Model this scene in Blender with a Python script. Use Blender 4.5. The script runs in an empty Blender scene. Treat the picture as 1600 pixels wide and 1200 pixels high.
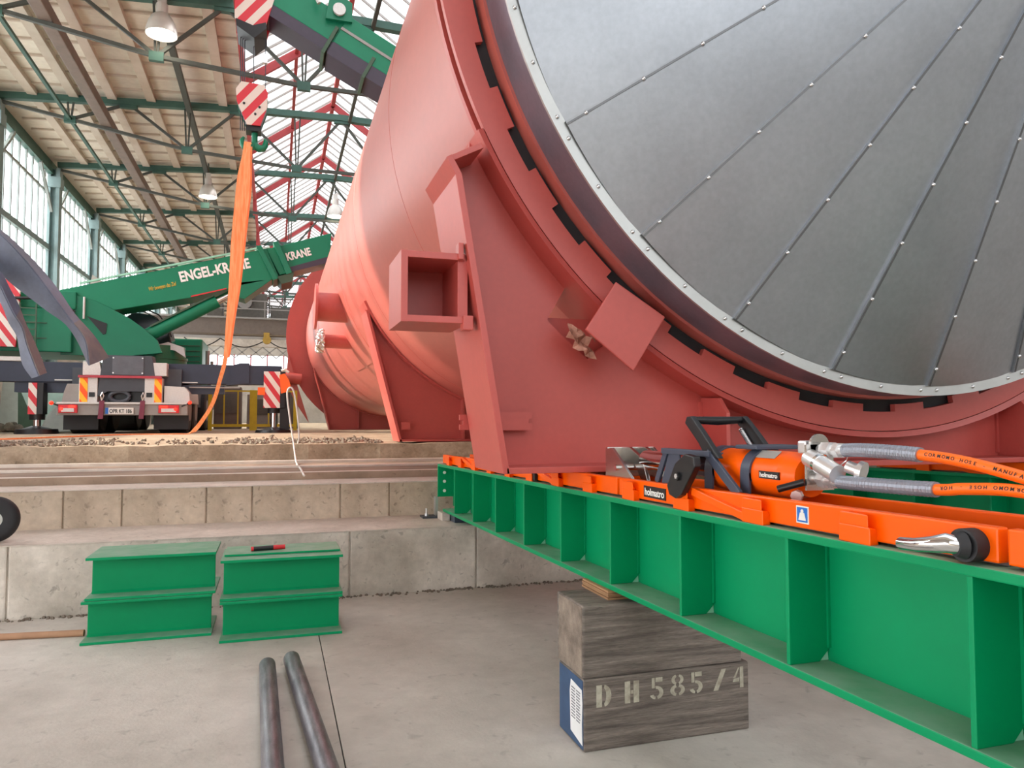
import bpy, bmesh, math, random
from mathutils import Vector, Matrix
random.seed(7)
C = bpy.context.scene.collection
PI = math.pi
EYE = 1.40            # the camera's height over the lower floor; all z below are measured from the camera
V = Vector
def lin(c):
    return tuple(((v/255)/12.92 if v/255 <= .04045 else ((v/255+.055)/1.055)**2.4) for v in c)

# ------------------------------------------------------------------ materials
def mat(name, col, rough=.5, metal=0., var=.12, scale=6., bump=0., bscale=40., col2=None, spec=.5, dust=None, stretch=None, emit=0., coat=0., fine=.0, pits=0., pscale=26., rand=0.):
    m = bpy.data.materials.new(name); m.use_nodes = True
    nt = m.node_tree; N = nt.nodes; L = nt.links
    b = N['Principled BSDF']
    b.inputs['Roughness'].default_value = rough
    b.inputs['Metallic'].default_value = metal
    b.inputs['Specular IOR Level'].default_value = spec
    if coat: b.inputs['Coat Weight'].default_value = coat; b.inputs['Coat Roughness'].default_value = .15 if coat < .32 else .38
    c = lin(col)
    tc = N.new('ShaderNodeTexCoord'); src = tc.outputs['Object']
    if stretch:
        mp = N.new('ShaderNodeMapping'); mp.inputs['Scale'].default_value = stretch
        L.new(src, mp.inputs['Vector']); src = mp.outputs['Vector']
    out = None
    if var > 0 or col2:
        nz = N.new('ShaderNodeTexNoise'); nz.inputs['Scale'].default_value = scale; nz.inputs['Detail'].default_value = 6
        nz.inputs['Roughness'].default_value = .62
        L.new(src, nz.inputs['Vector'])
        rp = N.new('ShaderNodeValToRGB'); rp.color_ramp.elements[0].position = .33; rp.color_ramp.elements[1].position = .67
        if col2: a, d = lin(col2), c
        else: a, d = tuple(v*(1-var) for v in c), tuple(min(1, v*(1+var)) for v in c)
        rp.color_ramp.elements[0].color = (*a, 1); rp.color_ramp.elements[1].color = (*d, 1)
        L.new(nz.outputs['Fac'], rp.inputs['Fac']); out = rp.outputs['Color']
        if fine:
            n2 = N.new('ShaderNodeTexNoise'); n2.inputs['Scale'].default_value = scale*14; n2.inputs['Detail'].default_value = 4
            L.new(src, n2.inputs['Vector'])
            mr = N.new('ShaderNodeMapRange'); mr.inputs['From Min'].default_value = .3; mr.inputs['From Max'].default_value = .7
            mr.inputs['To Min'].default_value = 1-fine; mr.inputs['To Max'].default_value = 1+fine
            L.new(n2.outputs['Fac'], mr.inputs['Value'])
            mx = N.new('ShaderNodeVectorMath'); mx.operation = 'SCALE'
            L.new(out, mx.inputs[0]); L.new(mr.outputs['Result'], mx.inputs['Scale']); out = mx.outputs['Vector']
    if pits and out:                               # small dark pits and scuffs
        n3 = N.new('ShaderNodeTexNoise'); n3.inputs['Scale'].default_value = pscale; n3.inputs['Detail'].default_value = 3; n3.inputs['Distortion'].default_value = .6
        L.new(src, n3.inputs['Vector'])
        mr = N.new('ShaderNodeMapRange'); mr.inputs['From Min'].default_value = .62; mr.inputs['From Max'].default_value = .74
        mr.inputs['To Min'].default_value = 1; mr.inputs['To Max'].default_value = 1-pits
        L.new(n3.outputs['Fac'], mr.inputs['Value'])
        n4 = N.new('ShaderNodeTexNoise'); n4.inputs['Scale'].default_value = pscale*.16; n4.inputs['Detail'].default_value = 7; n4.inputs['Roughness'].default_value = .7
        L.new(src, n4.inputs['Vector'])
        m4 = N.new('ShaderNodeMapRange'); m4.inputs['From Min'].default_value = .35; m4.inputs['From Max'].default_value = .65
        m4.inputs['To Min'].default_value = 1-pits*.35; m4.inputs['To Max'].default_value = 1+pits*.12
        L.new(n4.outputs['Fac'], m4.inputs['Value'])
        mm = N.new('ShaderNodeMath'); mm.operation = 'MULTIPLY'; L.new(mr.outputs['Result'], mm.inputs[0]); L.new(m4.outputs['Result'], mm.inputs[1])
        mx = N.new('ShaderNodeVectorMath'); mx.operation = 'SCALE'; L.new(out, mx.inputs[0]); L.new(mm.outputs[0], mx.inputs['Scale']); out = mx.outputs['Vector']
    if rand and out:                               # sheets differ a little from one another
        oi = N.new('ShaderNodeObjectInfo'); mr = N.new('ShaderNodeMapRange'); mr.inputs['To Min'].default_value = 1-rand; mr.inputs['To Max'].default_value = 1+rand
        L.new(oi.outputs['Random'], mr.inputs['Value']); mx = N.new('ShaderNodeVectorMath'); mx.operation = 'SCALE'
        L.new(out, mx.inputs[0]); L.new(mr.outputs['Result'], mx.inputs['Scale']); out = mx.outputs['Vector']
    if dust:                                       # dust that has settled on upward faces
        g = N.new('ShaderNodeNewGeometry'); sx = N.new('ShaderNodeSeparateXYZ'); L.new(g.outputs['True Normal'], sx.inputs[0])
        mr = N.new('ShaderNodeMapRange'); mr.inputs['From Min'].default_value = .75; mr.inputs['From Max'].default_value = .95
        L.new(sx.outputs['Z'], mr.inputs['Value'])
        nn = N.new('ShaderNodeTexNoise'); nn.inputs['Scale'].default_value = 9; nn.inputs['Detail'].default_value = 5
        L.new(tc.outputs['Object'], nn.inputs['Vector'])
        m2 = N.new('ShaderNodeMapRange'); m2.inputs['From Min'].default_value = .3; m2.inputs['From Max'].default_value = .65
        m2.inputs['To Min'].default_value = .5; m2.inputs['To Max'].default_value = .95
        L.new(nn.outputs['Fac'], m2.inputs['Value'])
        mu = N.new('ShaderNodeMath'); mu.operation = 'MULTIPLY'; L.new(mr.outputs['Result'], mu.inputs[0]); L.new(m2.outputs['Result'], mu.inputs[1])
        mix = N.new('ShaderNodeMix'); mix.data_type = 'RGBA'
        mix.inputs['B'].default_value = (*lin(dust), 1)
        if out: L.new(out, mix.inputs['A'])
        else: mix.inputs['A'].default_value = (*c, 1)
        L.new(mu.outputs[0], mix.inputs['Factor']); out = mix.outputs['Result']
    if out: L.new(out, b.inputs['Base Color'])
    else: b.inputs['Base Color'].default_value = (*c, 1)
    if bump:
        nb = N.new('ShaderNodeTexNoise'); nb.inputs['Scale'].default_value = bscale; nb.inputs['Detail'].default_value = 5
        L.new(src, nb.inputs['Vector'])
        bp = N.new('ShaderNodeBump'); bp.inputs['Strength'].default_value = bump; bp.inputs['Distance'].default_value = .02
        L.new(nb.outputs['Fac'], bp.inputs['Height']); L.new(bp.outputs['Normal'], b.inputs['Normal'])
    if emit:
        b.inputs['Emission Color'].default_value = (*c, 1); b.inputs['Emission Strength'].default_value = emit
    return m

def stripes(name, c1, c2, freq, ang=.7853, axes='xz', rough=.5):
    m = bpy.data.materials.new(name); m.use_nodes = True
    nt = m.node_tree; N = nt.nodes; L = nt.links; b = N['Principled BSDF']; b.inputs['Roughness'].default_value = rough
    tc = N.new('ShaderNodeTexCoord'); s = N.new('ShaderNodeSeparateXYZ'); L.new(tc.outputs['Object'], s.inputs[0])
    def mul(sock, k):
        q = N.new('ShaderNodeMath'); q.operation = 'MULTIPLY'; L.new(sock, q.inputs[0]); q.inputs[1].default_value = k; return q.outputs[0]
    a = N.new('ShaderNodeMath'); L.new(mul(s.outputs['X'], math.cos(ang)*freq), a.inputs[0]); L.new(mul(s.outputs['Z'], math.sin(ang)*freq), a.inputs[1])
    f = N.new('ShaderNodeMath'); f.operation = 'FRACT'; L.new(a.outputs[0], f.inputs[0])
    g = N.new('ShaderNodeMath'); g.operation = 'GREATER_THAN'; L.new(f.outputs[0], g.inputs[0]); g.inputs[1].default_value = .5
    mx = N.new('ShaderNodeMix'); mx.data_type = 'RGBA'; mx.inputs['A'].default_value = (*lin(c1), 1); mx.inputs['B'].default_value = (*lin(c2), 1)
    L.new(g.outputs[0], mx.inputs['Factor']); L.new(mx.outputs['Result'], b.inputs['Base Color'])
    return m

def glass(name, tint=(240, 244, 246), clear=.82):
    m = bpy.data.materials.new(name); m.use_nodes = True
    nt = m.node_tree; N = nt.nodes; L = nt.links
    for n in list(N): N.remove(n)
    o = N.new('ShaderNodeOutputMaterial'); t = N.new('ShaderNodeBsdfTransparent'); t.inputs[0].default_value = (*lin(tint), 1)
    d = N.new('ShaderNodeBsdfTranslucent'); d.inputs[0].default_value = (*lin(tint), 1)
    mx = N.new('ShaderNodeMixShader'); mx.inputs[0].default_value = clear
    L.new(d.outputs[0], mx.inputs[1]); L.new(t.outputs[0], mx.inputs[2]); L.new(mx.outputs[0], o.inputs[0])
    return m

RED = mat('red_primer', (186, 80, 72), .45, coat=.35, var=.05, scale=2.2, fine=.03)
SHELL = mat('red_primer_shell', (188, 96, 86), .45, coat=.45, var=.06, scale=1.3, stretch=(1, .5, 1), fine=.03)
METAL = mat('galvanised_sheet', (170, 175, 181), .44, 1., rand=.09, var=.06, scale=2.5, fine=.05)
DRUM = mat('galvanised_drum', (126, 121, 134), .34, .55, var=.1, scale=3, fine=.05)
RIMM = mat('galvanised_rim', (196, 198, 196), .45, .8, var=.05)
SEAM = mat('seam_lip', (120, 122, 124), .45, .9, var=.05)
RIV = mat('zinc_rivet', (215, 215, 215), .25, 1., var=0)
GREEN = mat('green_enamel', (0, 142, 90), .42, var=.05, scale=3, dust=(138, 170, 150), spec=.2)
GREENP = mat('green_weld_chip', (150, 205, 180), .5, var=.1)
ORANGE = mat('orange_enamel', (248, 94, 0), .3, var=.03, scale=5, spec=.28)
ORHOSE = mat('orange_hose', (250, 110, 16), .4, var=.03)
CONC = mat('concrete_wall', (224, 216, 205), .85, scale=1.6, col2=(180, 171, 158), var=.1, bump=.25, bscale=30, fine=.07, pits=0.4, pscale=22)
CONC2 = mat('concrete_upper_wall', (210, 194, 174), .85, scale=1.3, col2=(166, 149, 128), var=.1, bump=.25, bscale=30, fine=.07, pits=0.4, pscale=22)
TREAD = mat('concrete_tread', (208, 198, 187), .85, scale=2.2, col2=(184, 174, 162), var=.1, bump=.15, bscale=40, fine=.06, pits=0.3, pscale=22)
FLOOR = mat('concrete_floor', (202, 197, 189), .7, scale=.9, col2=(174, 168, 159), var=.1, bump=.08, bscale=60, fine=.05, pits=0.22, pscale=14)
PLAT = mat('rough_platform', (196, 178, 154), .9, scale=2.5, col2=(150, 132, 108), var=.1, bump=.6, bscale=14, fine=.1, pits=0.4, pscale=22)
STONE = mat('crushed_stone', (160, 148, 132), .9, scale=4, col2=(104, 94, 82), var=.2)
WOOD = mat('old_timber', (142, 131, 122), .85, scale=2.6, col2=(86, 78, 72), stretch=(.8, 3, 12), var=.1, bump=.5, bscale=9, fine=.2, pits=0.45, pscale=22)
WOODE = mat('timber_end', (150, 136, 122), .85, scale=10, col2=(106, 94, 84), bump=.4, bscale=30, fine=.1)
PLY = mat('plywood', (176, 136, 96), .8, scale=4, col2=(130, 96, 66), stretch=(1, 1, 14))
BLUEP = mat('blue_paint', (52, 78, 112), .6, var=.15, scale=8)
PAPER = mat('paper', (226, 226, 226), .8, var=.04)
INK = mat('ink', (110, 110, 116), .8, var=0)
STENCIL = mat('stencil_paint', (198, 194, 176), .85, scale=22, col2=(150, 142, 126), var=.1)
STEEL = mat('dark_round_steel', (150, 147, 152), .42, .7, scale=5, col2=(104, 101, 108), stretch=(6, 1, 6), fine=.12)
STAIN = mat('stainless', (206, 203, 198), .26, 1., var=.06)
CHROME = mat('chrome', (226, 228, 230), .08, 1., var=0)
ZINC = mat('zinc_fitting', (228, 228, 228), .3, .75, var=.05)
GUARD = mat('grey_spring_guard', (150, 156, 168), .35, .5, var=.05)
BLACK = mat('black_plastic', (20, 20, 23), .4, var=.08)
RUBBER = mat('black_rubber', (34, 35, 38), .6, var=.12)
SLATE = mat('slate_blue_bracket', (62, 70, 86), .42, var=.06)
BROWNP = mat('brown_pole', (168, 128, 98), .7, var=.1)
WHITE = mat('white_paint', (228, 226, 220), .5, var=.03)
STICKB = mat('blue_sticker', (20, 104, 190), .4, var=0)
STICKK = mat('black_label', (22, 22, 24), .45, var=0)
TXT = mat('white_lettering', (240, 240, 236), .5, var=0)
YEL = mat('yellow_lettering', (206, 178, 60), .5, var=0)
CGREEN = mat('crane_green', (12, 116, 84), .36, var=.05, scale=2, spec=.4)
CGREEN2 = mat('crane_boom_green', (20, 124, 90), .42, var=.05, scale=2, spec=.35)
NAVY = mat('navy_outrigger', (46, 54, 72), .45, var=.08)
DGREY = mat('dark_grey_chassis', (66, 70, 78), .5, var=.08)
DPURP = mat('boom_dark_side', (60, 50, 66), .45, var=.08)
MGREY = mat('mid_grey_panel', (150, 146, 142), .5, var=.06)
LGREY = mat('light_checker', (206, 204, 200), .4, .2, var=.06, scale=30)
MAROON = mat('maroon_hook', (120, 44, 66), .5, var=.08)
STRIPE = stripes('red_white_stripes', (206, 50, 62), (226, 218, 210), 4.6, .62)
STRIPEH = stripes('red_white_hook_stripes', (206, 50, 62), (222, 208, 196), 3.4, -.68)
HAZ = stripes('orange_yellow_hazard', (255, 92, 16), (255, 190, 40), 5., .6)
SLING = mat('orange_sling', (252, 176, 122), .8, scale=7, col2=(242, 134, 74), stretch=(5, 5, .35), bump=.2)
STRAP = mat('grey_rubber_strap', (106, 114, 136), .5, scale=3, col2=(80, 86, 102), fine=.04)
TAN = mat('strap_dirty_end', (126, 116, 112), .6, scale=6, col2=(92, 92, 102))
REDL = mat('tail_lamp_red', (255, 40, 20), .3, var=0, emit=2.2)
LAMPE = mat('lamp_glow', (255, 246, 225), .4, var=0, emit=9.)
ALU = mat('lamp_aluminium', (214, 212, 206), .35, .4, var=.04)
TEAL = mat('green_truss_paint', (62, 98, 88), .6, var=.15, scale=2)
TRUSSD = mat('dark_truss_paint', (74, 78, 72), .65, var=.15, scale=2)
COLM = mat('column_paint', (128, 150, 150), .6, var=.12, scale=2)
CEIL = mat('ceiling_boards', (230, 224, 212), .9, scale=.5, col2=(208, 200, 188), fine=.05)
CRIB = mat('ceiling_ribs', (206, 196, 184), .9, scale=.8, col2=(188, 174, 158))
DUCT = mat('brown_duct', (122, 108, 100), .6, var=.12, scale=3)
ARED = mat('skylight_red_steel', (178, 70, 74), .6, var=.08)
BARG = mat('glazing_bar', (172, 168, 164), .6, var=.05)
MULL = mat('window_mullion', (150, 160, 158), .6, var=.08)
WALLM = mat('plaster_wall', (196, 190, 180), .9, scale=.6, col2=(168, 160, 150))
GIRD = mat('bridge_girder', (112, 100, 92), .6, var=.1)
GIRD2 = mat('bridge_machinery', (96, 92, 86), .6, var=.12)
YELF = mat('yellow_barrier', (206, 186, 40), .5, var=.08)
RAILM = mat('rail_steel', (222, 212, 200), .4, .3, var=.1)
PANE = glass('window_pane')
SKYP = glass('dimming_pane', (160, 162, 164), .9)  # grey tint chosen to dim the daylight coming through
PLASTIC = mat('milky_sheet', (214, 222, 218), .4, var=.06)
GGLASS = mat('greenish_panel', (172, 196, 186), .3, var=.06)
DKGREEN = mat('panel_edge_green', (58, 84, 62), .5, var=.1)
FOIL = mat('foil', (214, 214, 212), .25, 1., scale=14, var=.1, bump=.9, bscale=30)
WIREM = mat('white_cable', (222, 218, 212), .5, var=.03)
HIVIS = mat('orange_board', (255, 106, 30), .5, var=.03)
GLASSD = mat('dark_cab_glass', (40, 48, 54), .15, var=.05)
REDP = mat('red_plastic', (206, 36, 44), .4, var=.03)

# ------------------------------------------------------------------ mesh builder
class MB:
    def __init__(s): s.bm = bmesh.new()
    def face(s, pts):
        return s.bm.faces.new([s.bm.verts.new(p) for p in pts])
    def hull8(s, p):      # 8 points: bottom 4 ccw, top 4 ccw
        v = [s.bm.verts.new(q) for q in p]
        for f in ((3, 2, 1, 0), (4, 5, 6, 7), (0, 1, 5, 4), (1, 2, 6, 5), (2, 3, 7, 6), (3, 0, 4, 7)): s.bm.faces.new([v[i] for i in f])
        return s
    def box(s, x0, x1, y0, y1, z0, z1):
        return s.hull8([(x0, y0, z0), (x1, y0, z0), (x1, y1, z0), (x0, y1, z0), (x0, y0, z1), (x1, y0, z1), (x1, y1, z1), (x0, y1, z1)])
    def bar(s, p, q, w, h, up=(0, 0, 1)):
        p, q, up = V(p), V(q), V(up); d = (q-p).normalized()
        a = d.cross(up)
        if a.length < 1e-4: a = d.cross(V((1, 0, 0)))
        a.normalize(); u = a.cross(d).normalized(); a *= w/2; u *= h/2
        return s.hull8([p-a-u, p+a-u, q+a-u, q-a-u, p-a+u, p+a+u, q+a+u, q-a+u])
    def prism(s, poly, plane, a0, a1):
        f = {'xz': lambda u, v, a: (u, a, v), 'yz': lambda u, v, a: (a, u, v), 'xy': lambda u, v, a: (u, v, a)}[plane]
        A = [s.bm.verts.new(f(u, v, a0)) for u, v in poly]; B = [s.bm.verts.new(f(u, v, a1)) for u, v in poly]
        n = len(poly); fs = [s.bm.faces.new(A), s.bm.faces.new(B[::-1])]
        for i in range(n): s.bm.faces.new((A[i], B[i], B[(i+1) % n], A[(i+1) % n]))
        return s
    def tube(s, pts, r, seg=10, caps=True):
        pts = [V(p) for p in pts]; rr = r if isinstance(r, (list, tuple)) else [r]*len(pts); rings = []
        ref = None
        for i, p in enumerate(pts):
            d = (pts[min(i+1, len(pts)-1)]-pts[max(i-1, 0)]).normalized()
            if ref is None: ref = d.cross(V((0, 0, 1))); ref = ref if ref.length > .05 else d.cross(V((1, 0, 0)))
            a = (ref-d*ref.dot(d)).normalized(); b = d.cross(a); ref = a
            rings.append([s.bm.verts.new(p+(a*math.cos(2*PI*k/seg)+b*math.sin(2*PI*k/seg))*rr[i]) for k in range(seg)])
        for i in range(len(rings)-1):
            for k in range(seg): s.bm.faces.new((rings[i][k], rings[i][(k+1) % seg], rings[i+1][(k+1) % seg], rings[i+1][k]))
        if caps: s.bm.faces.new(rings[0][::-1]); s.bm.faces.new(rings[-1])
        return s
    def cyl(s, p, q, r, seg=16, r2=None): return s.tube([p, q], [r, r if r2 is None else r2], seg)
    def ball(s, c, r, seg=10):
        bmesh.ops.create_uvsphere(s.bm, u_segments=seg, v_segments=max(5, seg//2+1), radius=r, matrix=Matrix.Translation(c)); return s
    def revolve(s, prof, a0, a1, n, ax, closed=False):
        # prof: list of (r, y); turns about the tank's axis (ax = (x, z), along y)
        full = abs(abs(a1-a0)-360) < 1e-6; R = []
        for k in range(n+(0 if full else 1)):
            t = math.radians(a0+(a1-a0)*k/n)
            R.append([s.bm.verts.new((ax[0]+r*math.cos(t), y, ax[1]+r*math.sin(t))) for r, y in prof])
        m = len(prof); steps = n if full or not full else n
        for k in range(n):
            A, B = R[k], R[(k+1) % len(R)]
            for i in range(m if closed else m-1): s.bm.faces.new((A[i], A[(i+1) % m], B[(i+1) % m], B[i]))
        if closed and not full: s.bm.faces.new(R[0][::-1]); s.bm.faces.new(R[-1])
        return s
    def ribbon(s, E, th=.01):   # E: list of (edge_a, edge_b) 3-D points, given a thickness
        R = []
        for i, (a, b) in enumerate(E):
            a, b = V(a), V(b); j = min(i+1, len(E)-1); h = max(i-1, 0)
            d = (V(E[j][0])+V(E[j][1])-V(E[h][0])-V(E[h][1])); n = (b-a).cross(d).normalized()*th/2
            R.append([s.bm.verts.new(q) for q in (a-n, b-n, b+n, a+n)])
        for A, B in zip(R, R[1:]):
            for i in range(4): s.bm.faces.new((A[i], A[(i+1) % 4], B[(i+1) % 4], B[i]))
        s.bm.faces.new(R[0][::-1]); s.bm.faces.new(R[-1]); return s
    def done(s, name, m, parent=None, bevel=0., smooth=None, origin=None):
        bm = s.bm
        bmesh.ops.recalc_face_normals(bm, faces=bm.faces)
        if parent is not None: o0 = V(parent['w0'])
        elif origin is not None: o0 = V(origin)
        else:
            xs = [v.co for v in bm.verts]
            o0 = V(((min(v.x for v in xs)+max(v.x for v in xs))/2, (min(v.y for v in xs)+max(v.y for v in xs))/2, min(v.z for v in xs)))
        if bevel: bmesh.ops.bevel(bm, geom=[e for e in bm.edges if len(e.link_faces) == 2 and e.calc_face_angle(0) > .6], offset=bevel, segments=2, profile=.6, affect='EDGES')
        for v in bm.verts: v.co -= o0
        me = bpy.data.meshes.new(name); bm.to_mesh(me); bm.free()
        if smooth:
            for p in me.polygons: p.use_smooth = True
            me.set_sharp_from_angle(angle=math.radians(smooth))
        me.materials.append(m)
        o = bpy.data.objects.new(name, me); C.objects.link(o)
        if parent is None: o.location = o0+V((0, 0, EYE))
        else: o.parent = parent
        o['w0'] = tuple(o0)
        return o

def thing(name, label, cat, loc, group=None):
    o = bpy.data.objects.new(name, None); C.objects.link(o); o.empty_display_size = .1
    o.location = V(loc)+V((0, 0, EYE)); o['w0'] = tuple(loc); tag(o, label, cat, group); return o
def tag(o, label, cat, group=None, kind=None):
    o['label'] = label; o['category'] = cat
    if group: o['group'] = group
    if kind: o['kind'] = kind
    return o
def struct(o): o['kind'] = 'structure'; return o
def lab(o, s): o['label'] = s; return o
def copy_tree(src, dloc, label=None, group=None, parent=None):
    c = src.copy(); C.objects.link(c)
    if parent is None: c.location = src.location+V(dloc); c['w0'] = tuple(V(src['w0'])+V(dloc))
    else: c.parent = parent
    if label: c['label'] = label
    if group: c['group'] = group
    for ch in list(src.children): copy_tree(ch, dloc, parent=c)
    return c

def text(name, s, m, parent, origin, right, up, height, width=None, bold=.0, depth=.002, shear=0.):
    cu = bpy.data.curves.new('t', 'FONT'); cu.body = s; cu.size = 1; cu.offset = bold; cu.extrude = .01; cu.shear = shear
    ob = bpy.data.objects.new('t', cu); C.objects.link(ob)
    dg = bpy.context.evaluated_depsgraph_get(); me = bpy.data.meshes.new_from_object(ob.evaluated_get(dg))
    bpy.data.objects.remove(ob); bpy.data.curves.remove(cu)
    xs = [v.co.x for v in me.vertices]; ys = [v.co.y for v in me.vertices]
    x0, x1, y1 = min(xs), max(xs), .73
    sy = height/y1; sx = (width/(x1-x0)) if width else sy
    r, u = V(right).normalized(), V(up).normalized(); n = r.cross(u); w0 = V(parent['w0'])
    for v in me.vertices: v.co = V(origin)+r*((v.co.x-x0)*sx)+u*(v.co.y*sy)+n*(v.co.z/.01*depth)-w0
    me.name = name; me.materials.append(m)
    o = bpy.data.objects.new(name, me); C.objects.link(o); o.parent = parent; o['w0'] = tuple(w0); return o

# ------------------------------------------------------------------ setting: pit floor, concrete steps, platform
GAP = .006
def slab(name, m, *b, bev=0.): return struct(MB().box(*b).done(name, m, bevel=bev))
slab('floor', FLOOR, -14, .288, -8, 6.3, -1.6, -1.4)
slab('floor', FLOOR, .294, 13, -8, 6.3, -1.6, -1.4)
slab('trim_1', RUBBER, .286, .296, -8, 6.3, -1.62, -1.412)
def steps(name, m, y0, y1, z0, z1, joints, top):
    xs = [-14]+joints+[13]
    for a, b in zip(xs, xs[1:]):
        struct(MB().box(a+.005, b-.005, y0, y1, z0, z1).done(name, m, bevel=.012))
    struct(MB().box(-14, 13, y0+.02, y1, z0, z1-.004).done('trim_2', m))
# lower step: front at y = 6.07, tread z = -.882
steps('concrete_step', CONC, 6.07, 6.9, -1.5, -.886, [-4.6, -1.77, .58, 1.62, 3.9, 6.4], TREAD)
struct(MB().box(-14, 13, 6.066, 6.9, -.89, -.882).done('step_tread', TREAD))
steps('concrete_step', CONC2, 6.88, 7.48, -1.0, -.574, [-4.4, -2.6, -1.63, -1.2, -.55, -.18, .57, 1.01, 1.9, 4.0], TREAD)
struct(MB().box(-14, 13, 6.876, 7.48, -.578, -.57).done('step_tread', TREAD))
struct(MB().box(-14, 13, 7.42, 9.8, -.9, -.512).done('rail_bed', mat('brown_track_bed', (150, 130, 112), .9, scale=2, col2=(122, 104, 90), pits=.3), bevel=.01))
struct(MB().box(-14, 13, 7.40, 7.46, -.6, -.502).done('curb', mat('brown_curb', (176, 154, 134), .9, scale=2, col2=(140, 120, 102), pits=.3), bevel=.006))
for y, w, z in ((7.41, .05, -.497), (8.3, .09, -.490), (9.2, .09, -.478)):
    struct(MB().box(-14, 13, y, y+w, z-.04, z).done('floor_rail', RAILM, bevel=.006))
pl = MB()
nx = 120
zz = [random.uniform(-.012, .012) for _ in range(nx+1)]; yy = [random.uniform(-.03, .03) for _ in range(nx+1)]
for i in range(nx):
    xa, xb = -14+27*i/nx, -14+27*(i+1)/nx
    pl.hull8([(xa, 9.62+yy[i], -.9), (xb, 9.62+yy[i+1], -.9), (xb, 12, -.9), (xa, 12, -.9),
              (xa, 9.66+yy[i], -.306+zz[i]), (xb, 9.66+yy[i+1], -.306+zz[i+1]), (xb, 12, -.305), (xa, 12, -.305)])
struct(pl.done('platform_edge', PLAT))
slab('platform_floor', PLAT, -14, 13, 11.9, 80, -.6, -.305)

dt = MB()
for i in range(420):
    x = random.uniform(-2.2, 3.2); y = 6.065-abs(random.gauss(0, .03)); r = random.uniform(.004, .016)
    dt.ball((x, y, -1.4+r*.2), r, 5)
tag(dt.done('dirt', mat('grey_dirt', (120, 110, 98), .95, scale=6, var=.25)), 'line of grey dirt and crumbs along the foot of the lower concrete step', 'dirt', kind='stuff')
# crushed stone along the platform edge
st = MB()
for i in range(1500):
    x = random.uniform(-4.6, 1.7); y = 9.85+abs(random.gauss(0, 1.3))
    if -2.0 < x < -.6 and random.random() < .75: continue
    if x > 1.4 or (x < -3.2 and y > 11.6) or (x < -1.3 and abs(y-(14.6+(x+3.4)*1.2)) < .3): continue
    r = random.uniform(.012, .035)*(1+.02*y)
    c = V((x, y, -.305+r*.25)); q = Matrix.Rotation(random.uniform(0, 6), 3, V((random.random(), random.random(), 1)))
    pts = [c+q @ (V(p)*r*random.uniform(.7, 1.2)) for p in ((1, 0, 0), (-1, 0, 0), (0, 1, 0), (0, -1, 0), (0, 0, .8), (0, 0, -.7))]
    v = [st.bm.verts.new(p) for p in pts]
    for f in ((0, 2, 4), (2, 1, 4), (1, 3, 4), (3, 0, 4), (2, 0, 5), (1, 2, 5), (3, 1, 5), (0, 3, 5)): st.bm.faces.new([v[k] for k in f])
tag(st.done('gravel', STONE), 'loose grey crushed stone spread along the edge of the upper concrete platform', 'gravel', kind='stuff')

# ------------------------------------------------------------------ setting: hall shell
XW, XE = -8.0, 12.0
GX0, GX1, GZ0, GZ1 = -7.4, 9.0, 1.6, 8.0       # glazed opening added in the unseen back wall for frontal light
TY = [18.9, 25.3, 31.7, 38.1, 44.5, 50.9, 57.3, 63.7]
Y0, Y1 = -7, 75
def roofz(x): return 9.86+(x-XW)*.065 if x < 2 else 9.86+(XE-x)*.065
for nm, xa, xb in (('ceiling', XW-.3, -1.0), ('ceiling', 5.0, XE+.3)):
    za, zb = roofz(xa), roofz(xb)
    struct(MB().hull8([(xa, Y0, za), (xb, Y0, zb), (xb, Y1, zb), (xa, Y1, za), (xa, Y0, za+.2), (xb, Y0, zb+.2), (xb, Y1, zb+.2), (xa, Y1, za+.2)]).done(nm, CEIL))
rb = MB()
for x in (-7.1, -6.0, -4.95, -3.85, -1.75):
    rb.box(x-.13, x+.13, 14, Y1, roofz(x)-.16, roofz(x)+.01)
struct(rb.done('ceiling_rib', CRIB))
cr = MB()
for i in range(64):
    y = 14.3+i*.94
    za, zb = roofz(-8), roofz(-1)
    cr.hull8([(-8, y, za-.06), (-1, y, zb-.06), (-1, y+.07, zb-.06), (-8, y+.07, za-.06), (-8, y, za), (-1, y, zb), (-1, y+.07, zb), (-8, y+.07, za)])
struct(cr.done('ceiling_rib', CRIB))
struct(MB().box(-5.25, -4.95, 12, 74, 9.05, 9.35).done('ceiling_duct', DUCT, bevel=.02))
for x, z, w in ((-6.1, 9.17, .09), (-2.75, 9.85, .16), (2.25, 10.1, .1)):
    struct(MB().box(x-w/2, x+w/2, 12, 74, z-w/2, z+w/2).done('roof_tie', TEAL if x < -3 else TRUSSD))
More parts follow.
